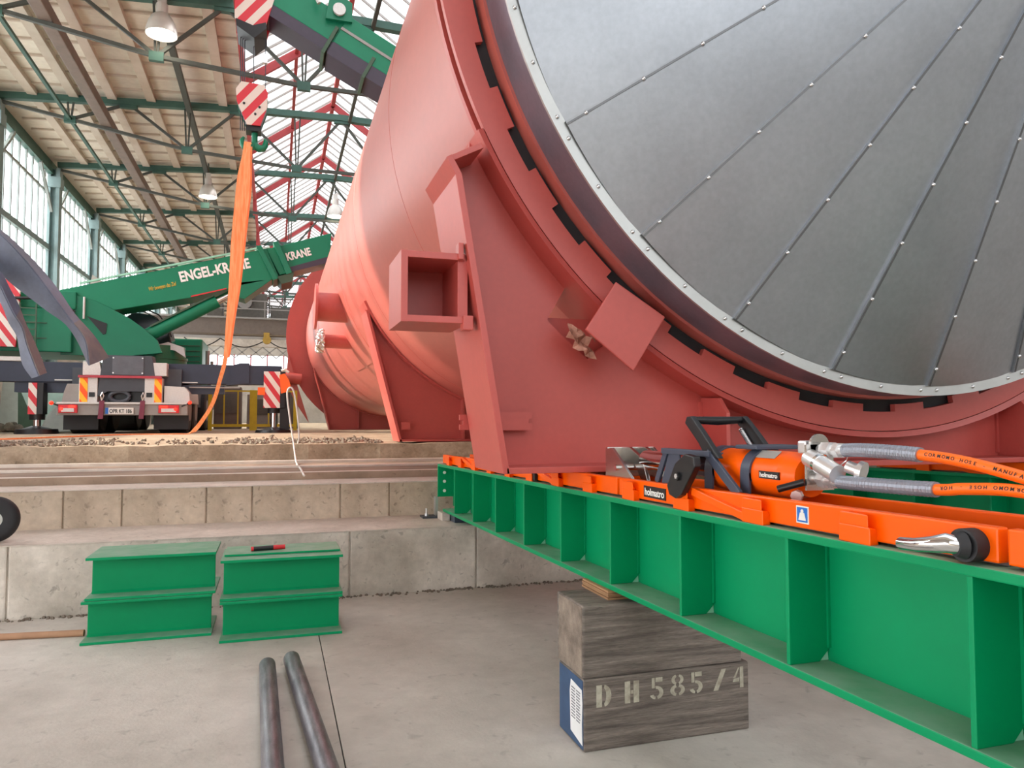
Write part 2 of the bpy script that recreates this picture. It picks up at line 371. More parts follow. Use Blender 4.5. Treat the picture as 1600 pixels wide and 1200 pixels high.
def truss(y):
    t = bpy.data.objects.new('roof_truss', None); C.objects.link(t); t['w0'] = (2, y, 8.3); t.location = V((2, y, 8.3+EYE)); struct(t)
    top = [(-8, 9.66), (-4.5, 9.9), (-1.3, 10.1), (2, 10.2), (5.3, 10.1), (8.5, 9.9), (12, 9.66)]
    low = [(-8, 9.5), (-6.1, 9.17), (-2.8, 8.58), (.56, 8.33), (3.44, 8.33), (6.8, 8.58), (10.1, 9.17), (12, 9.5)]
    b = MB()
    for (a, c), (d, e) in zip(top, top[1:]): b.bar((a, y, c), (d, y, e), .2, .2)
    b.done('top_chord', TEAL, t)
    b = MB()
    for (a, c), (d, e) in zip(low, low[1:]): b.bar((a, y, c), (d, y, e), .1, .09)
    b.done('lower_chord', TRUSSD, t)
    b = MB()
    for (tx, tz), (l, r) in zip(top[1:-1], ((1, 2), (2, 3), (3, 4), (4, 5), (5, 6))):
        b.bar((tx, y, tz-.05), (low[l][0], y, low[l][1]), .08, .08); b.bar((tx, y, tz-.05), (low[r][0], y, low[r][1]), .08, .08)
    for lx, lz in low[1:-1]:
        zt = 9.66+(min(lx, 4-lx)+8)*.066
        for d in (-.06, .06): b.bar((lx+d*1.5, y, min(10.15, zt)), (lx+d*.4, y, lz), .05, .05)
    b.done('web_bar', TRUSSD, t)
    b = MB()
    for lx, lz in low[1:-1]: b.box(lx-.16, lx+.16, y-.06, y+.06, lz-.12, lz+.1)
    for tx, tz in top[1:-1]: b.box(tx-.25, tx+.25, y-.07, y+.07, tz-.2, tz)
    b.done('gusset_plate', TEAL, t)
for y in TY: truss(y)
# skylight lantern
RX, RZ, EZ, EX0, EX1 = 1.9, 12.0, 9.9, -1.0, 4.9
struct(MB().box(RX-.07, RX+.07, Y0, Y1, RZ-.2, RZ-.02).done('skylight_ridge', ARED))
for k in (0, 1):
    ex = (EX0, EX1)[k]; mx = (RX+ex)/2; mz = (RZ+EZ)/2
    struct(MB().box(mx-.05, mx+.05, Y0, Y1, mz-.16, mz-.02).done('skylight_purlin', ARED))
    struct(MB().box(ex-.06, ex+.06, Y0, Y1, EZ-.25, EZ).done('skylight_purlin', ARED))
for i in range(9):
    y = 22.4+5.9*i-5.9
    b = MB(); b.bar((EX0, y, EZ-.12), (RX, y, RZ-.12), .12, .22); b.bar((EX1, y, EZ-.12), (RX, y, RZ-.12), .12, .22)
    b.box(EX0-.07, EX0+.07, y-.07, y+.07, EZ-.9, EZ); b.box(EX1-.07, EX1+.07, y-.07, y+.07, EZ-.9, EZ)
    struct(b.done('skylight_frame', ARED))
b = MB()
n = int((Y1-14)/.74)
for i in range(n):
    y = 14+i*.74
    b.bar((EX0, y, EZ), (RX, y, RZ), .05, .06); b.bar((EX1, y, EZ), (RX, y, RZ), .05, .06)
struct(b.done('skylight_glazing_bars', BARG))
b = MB(); b.face([(EX0, Y0, EZ+.06), (RX, Y0, RZ+.06), (RX, Y1, RZ+.06), (EX0, Y1, EZ+.06)]); struct(b.done('window_1', SKYP))
b = MB(); b.face([(EX1, Y0, EZ+.06), (RX, Y0, RZ+.06), (RX, Y1, RZ+.06), (EX1, Y1, EZ+.06)]); struct(b.done('window_2', SKYP))
# left wall: columns, sill wall, glazing
WX = XW-.25
struct(MB().box(WX-.3, WX, 9.8, Y1, -.31, 2.6).done('wall_left', WALLM))
struct(MB().box(WX-.3, WX, Y0, 9.8, 1.6, 9.6).done('wall_left', WALLM))  # unseen near stretch, shaped to keep sun off the foreground, open below
struct(MB().box(WX-.3, WX, Y0, Y1, 9.35, 10.0).done('wall_left', TEAL))
struct(MB().box(-8.3, -8.1, Y0, Y1, 9.25, 9.45).done('wall_girder', TEAL))
struct(MB().box(-8.3, -8.15, 20, Y1, 6.35, 6.55).done('wall_girder', COLM))
cols = [19.0, 25.3, 31.7, 38.1, 44.5, 50.9, 57.3, 63.7, 70]
for y in cols:
    b = MB(); b.box(-8.3, -8.18, y-.2, y+.2, -.31, 9.5); b.box(-8.0, -7.88, y-.2, y+.2, -.31, 9.5); b.box(-8.25, -7.9, y-.03, y+.03, -.31, 9.5)
    b.box(-8.32, -7.84, y-.24, y+.24, 8.75, 9.15)
    struct(b.done('column', COLM))
wn = 3
for a, c in zip([9.8]+cols, cols+[75]):
    b = MB(); k = max(2, round((c-a)/.74))
    for i in range(k+1):
        y = a+(c-a)*i/k; b.box(WX-.06, WX+.03, y-.04, y+.04, 2.6, 9.35)
    for z in (2.62, 4.6, 8.5): b.box(WX-.05, WX+.02, a, c, z-.05, z+.05)
    if a > 20:
        b.bar((-8.1, a+.3, 7.8), (-8.1, a+1.8, 9.2), .09, .1); b.bar((-8.1, c-.3, 7.8), (-8.1, c-1.8, 9.2), .09, .1)
    f = struct(b.done('window_%d' % wn, MULL)); wn += 1
    b = MB(); b.face([(WX-.02, a, 2.6), (WX-.02, c, 2.6), (WX-.02, c, 9.35), (WX-.02, a, 9.35)]); b.done('pane', PANE, f)
b = MB(); b.box(-7.7, -6.7, 33.2, 35.6, 4.55, 4.75); b.bar((-7.6, 33.4, 3.6), (-6.8, 33.4, 4.6), .12, .12); b.bar((-7.6, 35.4, 3.6), (-6.8, 35.4, 4.6), .12, .12)
b.box(-7.6, -7.2, 33.5, 33.9, 3.6, 4.6); struct(b.done('wall_bracket', COLM))
struct(MB().hull8([(-7.5, 34.2, 4.75), (-6.9, 34.2, 4.75), (-6.9, 34.9, 4.75), (-7.5, 34.9, 4.75), (-7.3, 34.3, 6.0), (-7.0, 34.3, 5.8), (-7.0, 34.8, 5.8), (-7.3, 34.8, 6.0)]).done('wall_hood', WALLM))
struct(MB().box(XE+.2, XE+.5, 1, Y1, -1.4, 10).done('wall_right', WALLM))
struct(MB().box(XE+.2, XE+.5, Y0, 1, -1.4, 1.5).box(XE+.2, XE+.5, Y0, 1, 8, 10).done('wall_right', WALLM))
b = MB(); b.face([(XE+.3, Y0, 1.5), (XE+.3, 1, 1.5), (XE+.3, 1, 8), (XE+.3, Y0, 8)]); struct(b.done('window_21', SKYP))  # added window, out of view: brightens the cone's right side
b = MB(); b.box(-8.5, GX0, -7.3, -7, -1.4, 10); b.box(GX1, 12.4, -7.3, -7, -1.4, 10); b.box(GX0, GX1, -7.3, -7, GZ1, 10); b.box(GX0, GX1, -7.3, -7, -1.4, GZ0)
b.prism([(-1, 10), (4.9, 10), (1.9, 12.1)], 'xz', -7.3, -7)
struct(b.done('wall_back', WALLM))
b = MB(); b.face([(GX0, -7.1, GZ0), (GX1, -7.1, GZ0), (GX1, -7.1, GZ1), (GX0, -7.1, GZ1)]); struct(b.done('window_20', SKYP))  # added window, out of view: frontal light and reflections on the cone
# far end wall with a window band and a glazed gable
b = MB(); b.box(-8.5, 12.4, 75, 75.3, -.31, 5.0); b.box(-8.5, 12.4, 75, 75.3, 6.15, 9.0)
b.box(-8.5, -1.2, 75, 75.3, 8.9, 10.4); b.box(5, 12.4, 75, 75.3, 8.9, 10.4)
struct(b.done('wall_far', WALLM))
b = MB()
for i in range(15): b.box(-8.3+i*1.5-.06, -8.3+i*1.5+.06, 74.95, 75.05, 4.9, 6.2)
for i in range(9): b.box(-1.2+i*.78-.04, -1.2+i*.78+.04, 74.95, 75.05, 8.9, 11.9-abs(-1.2+i*.78-1.9)*.68)
for z in (9.0, 9.6, 10.4): b.box(-1.1, 4.9, 74.95, 75.05, z-.06, z+.06)
struct(b.done('window_%d' % wn, ARED)); f = bpy.data.objects['window_%d' % wn]
b = MB(); b.face([(-8.5, 75.1, 4.9), (12.4, 75.1, 4.9), (12.4, 75.1, 6.2), (-8.5, 75.1, 6.2)]); b.face([(-1.2, 75.1, 8.9), (5, 75.1, 8.9), (5, 75.1, 9.9), (1.9, 75.1, 12), (-1.2, 75.1, 9.9)])
b.done('pane', PANE, f)

# ------------------------------------------------------------------ the vessel
AX = (3.395, 2.635); RS = 2.515
def arc(r, a0, a1, n): return [(AX[0]+r*math.cos(math.radians(a0+(a1-a0)*i/n)), AX[1]+r*math.sin(math.radians(a0+(a1-a0)*i/n))) for i in range(n+1)]
tank = thing('storage_vessel', 'huge red primed horizontal steel vessel with a riveted silver conical end, lying on saddles', 'vessel', (AX[0], 3.66, -.26))
sh = MB(); sh.revolve([(RS-.03, 3.44), (RS, 3.44), (RS, 24.0)], 0, 360, 144, AX)
sh.revolve([(RS-.03, 3.44), (RS-.03, 3.9)], 0, 360, 144, AX)
shell = sh.done('shell', SHELL, tank, smooth=40)
for y in (6.2, 9.2, 17.5):
    MB().revolve([(RS-.002, y-.006), (RS+.0025, y), (RS-.002, y+.006)], 0, 360, 144, AX).done('weld_seam', RED, tank, smooth=60)
# castellated ring
cr = MB()
for k in range(36):
    a = -163+10*k
    for (b0, b1, ri) in ((a, a+5.2, 2.588), (a+5.2, a+10, 2.545)):
        cr.revolve([(ri, 3.5), (2.70, 3.5), (2.70, 3.535), (ri, 3.535)], b0, b1, 4, AX, closed=True)
cr.done('castellated_ring', RED, tank)
MB().revolve([(2.63, 3.6), (2.70, 3.6), (2.70, 3.64), (2.63, 3.64)], 0, 360, 120, AX, closed=True).done('backing_ring', RED, tank, smooth=40)
MB().revolve([(RS+.001, 3.542), (2.64, 3.542), (2.64, 3.552), (RS+.001, 3.552)], 0, 360, 120, AX, closed=True).done('dark_gap_ring', RUBBER, tank, smooth=40)  # black ring added behind the notches to make the gaps dark
# silver end: drum, rim, conical cladding
MB().revolve([(2.499, 3.2), (2.499, 3.5)], 0, 360, 144, AX).done('end_drum', DRUM, tank, smooth=40)
cone = MB().revolve([(2.44, 3.197), (2.503, 3.197), (2.503, 3.212), (2.44, 3.212)], 0, 360, 144, AX, closed=True).done('end_rim', RIMM, tank, smooth=40)
APY = 2.02
def conept(r, a, lift=0.):
    t = math.radians(a); y = APY+(3.2-APY)*r/2.45
    return V((AX[0]+r*math.cos(t), y-lift, AX[1]+r*math.sin(t)))
cl = bpy.data.objects.new('end_cone', None); C.objects.link(cl); cl.parent = tank; cl['w0'] = tank['w0']
for k in range(24):
    a = -164.5+15*k; b = MB(); n = 6
    for i in range(n):
        a0, a1 = a-.25+15.5*i/n, a-.25+15.5*(i+1)/n; l0, l1 = .016*(1-i/n), .016*(1-(i+1)/n)
        b.face([conept(.25, a0, l0), conept(2.45, a0, l0), conept(2.45, a1, l1), conept(.25, a1, l1)])
    b.face([conept(.25, a-.25, .016), conept(.25, a-.25, -.002), conept(2.45, a-.25, -.002), conept(2.45, a-.25, .016)])
    bmesh.ops.remove_doubles(b.bm, verts=b.bm.verts, dist=1e-5)
    b.done('cladding_panel', METAL, cl, smooth=30)
    b = MB()
    s0, s1 = conept(.3, a+.1, .017), conept(2.45, a+.1, .017)
    b.bar(s0, s1, .010, .003, up=(0, -1, .2)); b.done('cladding_seam', SEAM, cl)
MB().revolve([(.02, 1.99), (.3, 2.13), (.3, 2.2)], 0, 360, 24, AX).done('cone_cap', METAL, cl, smooth=40)
rv = None
def rivet(c):
    global rv
    if rv is None:
        b = MB(); b.ball((0, 0, 0), .011, 8); rv = b.done('rivet', RIV, cl, smooth=80); rv.data.transform(Matrix.Translation(V(cl['w0']))); o = rv
    else: o = rv.copy(); C.objects.link(o)
    o.location = V(c)-V(cl['w0']); return o
for k in range(8):
    a = -164.5+15*k
    for i in range(7): rivet(conept(2.36-i*.27, a+.1, .019))
    for d in (-1.1, 1.5, 7.6):
        t = math.radians(a+d); rivet((AX[0]+2.472*math.cos(t), 3.196, AX[1]+2.472*math.sin(t)))

# front saddle
def mir(poly): return [(2*AX[0]-x, z) for x, z in poly][::-1]
FZ = -.26
sad = bpy.data.objects.new('front_saddle', None); C.objects.link(sad); sad.parent = tank; sad['w0'] = tank['w0']
post = [(1.045, FZ), (.804, 1.172), (.757, 1.251), (.785, 1.268), (.836, 1.178), (1.077, FZ)]
capp = [(.757, 1.251), (.93, 1.345), (.945, 1.318), (.785, 1.235)]
for sgn in (0, 1):
    f = (lambda p: p) if not sgn else mir
    MB().prism(f(post), 'xz', 3.41, 3.94).done('post_plate', RED, sad, bevel=.003)
    MB().prism(f(capp), 'xz', 3.415, 3.935).done('top_plate', RED, sad, bevel=.003)
    gx = 2.295 if not sgn else 2*AX[0]-2.295
    MB().prism([(3.66, FZ+.03), (3.415, FZ+.03), (3.415, .037), (3.49, .118), (3.66, .122)], 'yz', gx-.012, gx+.012).done('gusset', RED, sad, bevel=.003)
    b = MB(); b.bar((gx-.02, 3.655, FZ+.05), (gx-.02, 3.655, .1), .02, .02); b.done('weld_bead', RED, sad)
MB().box(1.06, 2*AX[0]-1.06, 3.41, 3.94, FZ, FZ+.03).done('base_plate', RED, sad, bevel=.003)
MB().revolve([(2.705, 3.5), (2.737, 3.485), (2.737, 3.92), (2.705, 3.92)], -154, -26, 96, AX, closed=True).done('wrapper_plate', RED, sad, smooth=30)
web = MB()
A = arc(2.736, -154, -26, 128)
A = [((AX[0]+2.93*math.cos(math.radians(-154+i)), AX[1]+2.93*math.sin(math.radians(-154+i))) if 20 <= i <= 26 else p) for i, p in enumerate(A)]
L_ = [(.93, 1.33), (.80, 1.235), (.852, 1.17), (1.07, FZ+.02)]
web.prism(A+mir(L_)[::-1]+L_[::-1], 'xz', 3.66, 3.69)
web.done('web_plate', RED, sad)
MB().box(1.35, 1.85, 3.74, 3.75, .1, .55).done('added_backing_plate', RED, sad)  # plate added behind the web notch so the hole stays darker
# rectangular lifting socket on the post
b = MB()
X0, X1, Z0, Z1, YA, YB, W = .553, .86, .462, .80, 3.45, 3.84, .032
b.box(X0+.002, X1, YA, YB, Z1-W, Z1); b.box(X0+.002, X1+.02, YA, YB, Z0, Z0+W); b.box(X0, X0+W, YA-.001, YB, Z0-.001, Z1+.001)
b.box(X1-.03, X1+.02, YA+.02, YB, Z0+.001, Z1-.001); b.box(X0+.01, X1, YB-.03, YB-.002, Z0+.01, Z1-.01)
b.done('lifting_socket', RED, sad, bevel=.002)
MB().box(.826, .852, 3.435, 3.50, .77, .85).done('socket_lug', RED, sad, bevel=.004)
MB().box(.85, .90, 3.435, 3.50, .43, .50).done('socket_lug', RED, sad, bevel=.004)
def notched(x0, x1, z0, z1, y, right=True):
    xs = x1 if right else x0; d = -.02 if right else .02
    poly = [(x0, z0), (x1, z0)] if right else [(x1, z1), (x0, z1)]
    zc = (z0+z1)/2
    if right: pl = [(x0, z0), (x1, z0), (x1, zc-.012), (x1-.018, zc-.012), (x1-.018, zc+.012), (x1, zc+.012), (x1, z1), (x0, z1)]
    else: pl = [(x1, z1), (x0, z1), (x0, zc+.012), (x0+.018, zc+.012), (x0+.018, zc-.012), (x0, zc-.012), (x0, z0), (x1, z0)]
    return MB().prism(pl, 'xz', y, y+.015)
notched(1.03, 1.255, -.053, .04, 3.60).done('notched_lug', RED, sad)
notched(.958, 1.05, -.055, .028, 3.945, False).done('notched_lug', RED, sad)
# square patch plate hung over the ring
b = MB(); b.prism([(1.619, .692), (1.895, .526), (1.711, .244), (1.451, .444)], 'xz', 3.36, 3.374); b.done('patch_plate', RED, tank, bevel=.006)
MB().prism([(1.62, .62), (1.78, .52), (1.72, .43), (1.56, .53)], 'xz', 3.372, 3.5).done('patch_bracket', RED, tank)
b = MB()
for i in range(7):
    for j in range(5): b.bm.verts.new((1.425+.024*i+random.uniform(-.008, .008), 3.52+random.uniform(-.03, .03), .385+.030*j-.012*i+random.uniform(-.012, .012)))
b.bm.verts.ensure_lookup_table()
for i in range(6):
    for j in range(4):
        if (i+j) % 7: b.bm.faces.new([b.bm.verts[k] for k in (i*5+j, (i+1)*5+j, (i+1)*5+j+1, i*5+j+1)])
PAPT = mat('torn_tape', (206, 150, 130), .8, scale=20, col2=(150, 104, 84))
lab(b.done('torn_tape', PAPT, tank), 'crumpled pinkish torn tape')

# the two rear saddles on the platform
def rear_saddle(yw, z0):
    s = bpy.data.objects.new('rear_saddle', None); C.objects.link(s); s.parent = tank; s['w0'] = tank['w0']
    for sgn in (0, 1):
        f = (lambda p: p) if not sgn else mir
        MB().prism(f([(1.575, z0), (1.12, 1.44), (1.15, 1.46), (1.61, z0)]), 'xz', yw-.15, yw+.42).done('post_plate', RED, s)
        gx = 2.452 if not sgn else 2*AX[0]-2.452
        MB().box(gx-.012, gx+.012, yw-.14, yw, z0+.02, .28).done('gusset', RED, s)
        x0 = 1.60 if not sgn else 2*AX[0]-1.72
        MB().box(x0, x0+.12, yw-.13, yw-.115, z0+.16, z0+.26).done('notched_lug', RED, s)
    MB().box(1.58, 2*AX[0]-1.58, yw-.15, yw+.42, z0, z0+.03).done('base_plate', RED, s)
    MB().revolve([(RS+.002, yw-.16), (RS+.03, yw-.16), (RS+.03, yw+.43), (RS+.002, yw+.43)], -155, -25, 64, AX, closed=True).done('wrapper_plate', RED, s, smooth=30)
    w = MB(); A = arc(RS+.029, -153, -27, 60); B = []
    for i in range(61):
        if i <= 18: u = i/18; B.append((1.13+.46*u, 1.43+(z0+.02-1.43)*u))
        elif i < 42: B.append((1.59+(2*AX[0]-3.18)*(i-18)/24, z0+.02))
        else: u = (i-42)/18; B.append((2*AX[0]-1.59+.46*u, z0+.02+(1.43-z0-.02)*u))
    for y in (yw, yw+.025):
        va = [w.bm.verts.new((p[0], y, p[1])) for p in A]; vb = [w.bm.verts.new((p[0], y, p[1])) for p in B]
        for i in range(60): w.bm.faces.new((va[i], va[i+1], vb[i+1], vb[i]))
    w.done('web_plate', RED, s)
rear_saddle(10.0, -.29); rear_saddle(23.4, -.30)
# nozzles
def nozzle(y, ang, r, length, fr, fth, foil=False):
    t = math.radians(ang); n = V((math.cos(t), 0, math.sin(t))); d = V((-1, 0, .02)).normalized()
    c = V((AX[0], y, AX[1]))+n*RS
    p = MB().cyl(c-d*.25, c+d*length, r, 24).done('nozzle', RED, tank, smooth=40)
    if not foil: MB().cyl(c+d*length, c+d*(length+fth), fr, 28).done('flange', RED, p, smooth=40)
    else:
        b = MB(); b.cyl(c+d*(length-.04), c+d*(length+.08), fr, 14)
        bmesh.ops.subdivide_edges(b.bm, edges=b.bm.edges, cuts=3, use_grid_fill=True)
        for v in b.bm.verts: v.co += V([random.uniform(-.018, .018) for _ in range(3)])
        lab(b.done('foil_wrap', FOIL, p), 'silver foil wrapped over the pipe end')
nozzle(12.3, -161, .235, .40, .37, .04)
nozzle(13.35, -149.8, .12, .47, .2, .03, True)
MB().revolve([(RS, 11.6), (RS+.012, 11.62), (RS+.012, 14.6), (RS, 14.62)], -172, -138, 40, AX).done('reinforcing_pad', SHELL, tank, smooth=30)
# big end plate beyond the shell
b = MB(); pts = [(AX[0]+3.11*math.cos(2*PI*i/96), max(AX[1]+3.11*math.sin(2*PI*i/96), -.29)) for i in range(96)]
b.prism(pts, 'xz', 24.0, 24.12); b.done('end_flange_plate', RED, tank)
nn = MB().cyl((.2, 23.8, 1.30), (.75, 23.8, 1.25), .17, 18).done('stub_pipe', RED, tank, smooth=40)
MB().prism([(.35, 2.05), (.30, 1.2), (.55, .6), (1.0, -.1), (.6, 1.2)], 'xz', 23.9, 23.99).done('stiffening_rib', SHELL, tank)

# ------------------------------------------------------------------ green support beams
SL = .0163
def zt(y): return -.40+SL*(6.7-y)
def support_beam(x0, label):
    xc = x0+.15; t = thing('support_beam', label, 'beam', (xc, 3.3, zt(3.3)-.41), 'green support beams under the skid tracks')
    def sbox(xa, xb, ya, yb, a, b_):   # box that follows the beam's slight fall; heights are under the top
        return MB().hull8([(xa, ya, zt(ya)+a), (xb, ya, zt(ya)+a), (xb, yb, zt(yb)+a), (xa, yb, zt(yb)+a), (xa, ya, zt(ya)+b_), (xb, ya, zt(ya)+b_), (xb, yb, zt(yb)+b_), (xa, yb, zt(yb)+b_)])
    sbox(x0, x0+.3, -.6, 6.70, -.024, 0).done('top_flange', GREEN, t, bevel=.004)
    sbox(x0, x0+.3, -.6, 6.47, -.41, -.386).done('bottom_flange', GREEN, t, bevel=.004)
    sbox(xc-.007, xc+.007, -.6, 6.69, -.386, -.024).done('web', GREEN, t)
    ep = sbox(x0, x0+.3, 6.68, 6.70, -.30, -.024).done('end_plate', GREEN, t, bevel=.003)
    for dz in (-.08, -.16, -.245): MB().cyl((x0+.06, 6.672, zt(6.7)+dz), (x0+.06, 6.69, zt(6.7)+dz), .014, 10).done('hole_light_disc', WHITE, ep)  # white discs stand in for light showing through the plate's holes
    for y in [6.03-.6*i for i in range(11)]:
        for side in (0, 1):
            xa, xb = (x0+.004, xc-.007) if not side else (x0+.296, xc+.007)
            c = .035 if not side else -.035
            z0, z1 = zt(y)-.386, zt(y)-.024
            st = MB().prism([(xa, z0), (xb-c, z0), (xb, z0+.035), (xb, z1), (xa, z1)], 'xz', y, y+.015).done('stiffener', GREEN, t, bevel=.0025)
            if not side:
                MB().prism([(xb-.034, z0+.002), (xb-.001, z0+.002), (xb-.004, z0+.03), (xb-.014, z0+.032)], 'xz', y+.004, y+.010).done('weld_chip', GREENP, st)
                b = MB(); b.bar((xb-.003, y-.002, z0+.04), (xb-.003, y-.002, z1), .012, .012); b.done('weld_bead', GREEN, st)
    return t
support_beam(1.42, 'long green steel beam in the foreground, resting on the timber block stencilled DH585/4')
support_beam(4.38, 'green steel beam farther back, running behind the orange hydraulic hoses')

BEDM = mat('dusty_slide_bed', (104, 90, 88), .6, var=.15, scale=8)
# ------------------------------------------------------------------ orange skid tracks
def skid_track(x0, ya, yb, label, first=False, marks=False):
    t = thing('skid_track', label, 'track', (x0+.14, (ya+yb)/2, zt((ya+yb)/2)), 'orange skid track sections')
    H = .084
    for side in (0, 1):
        b = MB()
        xi, xo = (x0+.03, x0) if not side else (x0+.25, x0+.28)
        s = -1 if not side else 1
        xa, xb = min(xi, xo), max(xi, xo)
        b.hull8([(xa, ya, zt(ya)+.008), (xb, ya, zt(ya)+.008), (xb, yb, zt(yb)+.008), (xa, yb, zt(yb)+.008), (xa, ya, zt(ya)+H), (xb, ya, zt(ya)+H), (xb, yb, zt(yb)+H), (xa, yb, zt(yb)+H)])
        rail = b.done('side_rail', ORANGE, t, bevel=.005)
        k = math.ceil((ya-.71+.05)/.43)
        y = .71+.43*k
        while y < yb-.05:
            e = xo+s*.028
            q = MB(); x1, x2 = min(xo-s*.004, e), max(xo-s*.004, e)
            z = zt(y)
            q.hull8([(x1, y-.055, z), (x2, y-.05, z), (x2, y+.05, z), (x1, y+.055, z), (x1, y-.055, z+.046), (x2, y-.045, z+.040), (x2, y+.045, z+.040), (x1, y+.055, z+.046)])
            xm = (x1+x2)/2 if x1 < xo-.006 or x2 > xo+.006 else x1
            q.hull8([(x1, y-.05, z+.044), (x2, y-.012, z+.044), (x2, y+.05, z+.044), (x1, y+.055, z+.044), (x1, y-.05, z+.078), (xm, y-.002, z+.074), (xm, y+.04, z+.074), (x1, y+.05, z+.078)])
            q.done('claw_lug', ORANGE, rail, bevel=.004)
            if round((y-.71)/.43) % 4 == 3 and y+.34 < yb:      # slanting stiffener between two lugs
                q = MB(); q.bar((xo+s*.008, y+.05, zt(y)+.012), (xo+s*.008, y+.37, zt(y)+.066), .022, .028); q.done('slant_rib', ORANGE, rail, bevel=.004)
            y += .43
    MB().hull8([(x0+.03, ya, zt(ya)+.001), (x0+.25, ya, zt(ya)+.001), (x0+.25, yb, zt(yb)+.001), (x0+.03, yb, zt(yb)+.001), (x0+.03, ya, zt(ya)+.03), (x0+.25, ya, zt(ya)+.03), (x0+.25, yb, zt(yb)+.03), (x0+.03, yb, zt(yb)+.03)]).done('slide_bed', BEDM, t)
    for y in (ya+.05, yb-.05):
        MB().box(x0+.03, x0+.25, y-.025, y+.025, zt(y)+.03, zt(y)+.055).done('cross_tie', ORANGE, t, bevel=.004)
    return t
TX = 1.452
skid_track(TX, 4.72, 6.62, 'far orange skid track section sticking out left of the red saddle post')
t_ = skid_track(TX, 3.02, 4.70, 'orange skid track section passing under the red saddle base')
MB().box(TX-.022, TX-.002, 4.06, 4.2, zt(4.1)+.004, zt(4.1)+.076).done('joint_block', BLACK, t_, bevel=.004)
trk = skid_track(TX, 1.19, 3.00, 'orange skid track section under the hydraulic cylinder, bearing the black maker plate')
trk2 = skid_track(TX, -.5, 1.17, 'nearest orange skid track section, cut off by the frame beside the black rubber pin')
skid_track(4.40, 2.2, 4.6, 'orange skid track section on the farther green beam, behind the hoses')
# marks on the track
p_ = MB().box(TX-.003, TX+.001, 2.584, 2.763, zt(2.7)+.020, zt(2.7)+.066).done('maker_plate', STICKK, trk)
lab(p_, 'black plate reading holmatro')
text('maker_name', 'holmatro', TXT, p_, (TX-.0035, 2.752, zt(2.7)+.029), (0, -1, -.0), (0, 0, 1), .030, .157, bold=.014, depth=.0006)
p_ = MB().box(TX-.002, TX+.001, 1.772, 1.824, zt(1.8)+.022, zt(1.8)+.072).done('weight_sticker', WHITE, trk)
lab(p_, 'blue sticker with a white weight symbol')
MB().box(TX-.0026, TX, 1.776, 1.820, zt(1.8)+.026, zt(1.8)+.068).done('sticker_field', STICKB, p_)
zw = zt(1.8)+.031
MB().prism([(1.814, zw), (1.782, zw), (1.789, zw+.022), (1.807, zw+.022)], 'yz', TX-.0032, TX-.002).cyl((TX-.0032, 1.798, zw+.026), (TX-.002, 1.798, zw+.026), .006, 12).done('weight_symbol', WHITE, p_)
# coupling pin with rubber boot and eye
pin = MB().cyl((TX+.02, 1.245, zt(1.2)+.040), (TX-.035, 1.245, zt(1.2)+.040), .036, 24).cyl((TX-.035, 1.245, zt(1.2)+.040), (TX-.052, 1.25, zt(1.2)+.040), .030, 24, .022).done('coupling_pin', RUBBER, trk, smooth=40)
b = MB(); z = zt(1.2)+.040
b.tube([(TX-.045, 1.25, z), (TX-.062, 1.262, z+.004), (TX-.072, 1.285, z-.002), (TX-.075, 1.33, z-.010), (TX-.068, 1.375, z-.014), (TX-.055, 1.37, z-.012), (TX-.055, 1.33, z-.008)], [.020, .022, .018, .0155, .0150, .013, .010], 14)
lab(b.done('pull_eye', CHROME, pin, smooth=50), 'shiny bent steel pull eye')

# ------------------------------------------------------------------ hydraulic push unit on the track
XC = TX+.14
hp = thing('hydraulic_push_unit', 'orange hydraulic push cylinder with black carrying handle, clamped on the skid track', 'hydraulic cylinder', (XC, 2.4, zt(2.4)+.05))
ZC = -.178
body = MB().cyl((XC, 2.40, ZC), (XC, 2.0, ZC), .076, 32).cyl((XC, 2.0, ZC), (XC, 1.93, ZC), .076, 32, .062).done('cylinder_body', ORANGE, hp, smooth=40)
pl_ = MB().box(XC-.0785, XC-.07, 1.985, 2.085, ZC-.012, ZC+.012).done('name_label', STICKK, body); lab(pl_, 'small black label reading holmatro')
text('label_text', 'holmatro', TXT, pl_, (XC-.079, 2.079, ZC-.007), (0, -1, 0), (0, 0, 1), .015, .088, bold=.014, depth=.0005)
MB().prism([(XC-.03, ZC+.0765), (XC-.055, ZC+.056), (XC-.058, ZC+.053), (XC-.031, ZC+.0735)], 'xz', 2.03, 2.13).done('grey_label', MGREY, body)
for y in (2.155, 2.375):
    b = MB(); b.revolve([(.077, y-.025), (.084, y-.025), (.084, y+.025), (.077, y+.025)], -20, 200, 28, (XC, ZC), closed=True)
    for s in (-1, 1): b.box(XC+s*.0805-.004, XC+s*.0805+.004, y-.025, y+.025, ZC-.075, ZC+.001); b.box(XC+s*.1-.02, XC+s*.1+.02, y-.025, y+.025, ZC-.085, ZC-.075)
    b.done('clamp_band', SLATE, hp, smooth=35)
MB().cyl((XC, 3.0, ZC), (XC, 2.38, ZC), .042, 24).done('piston_rod', CHROME, hp, smooth=40)
for s in (-1, 1):      # trapezoid side frames
    x = XC+s*.115
    b = MB()
    zb = zt(2.5)+.08
    b.bar((x, 2.70, zb), (x, 2.62, -.120), .012, .03, up=(0, 1, 0)); b.bar((x, 2.64, -.122), (x, 2.30, -.122), .03, .022)
    b.bar((x, 2.33, -.118), (x, 2.14, zb), .014, .034, up=(0, 1, 0)); b.prism([(2.66, zb), (2.60, -.13), (2.52, -.13), (2.50, zb)], 'yz', x-.004, x+.004)
    b.done('side_frame', SLATE, hp, bevel=.003)
MB().box(XC-.12, XC+.12, 2.33, 2.60, -.128, -.118).done('bridge_plate', SLATE, hp, bevel=.003)
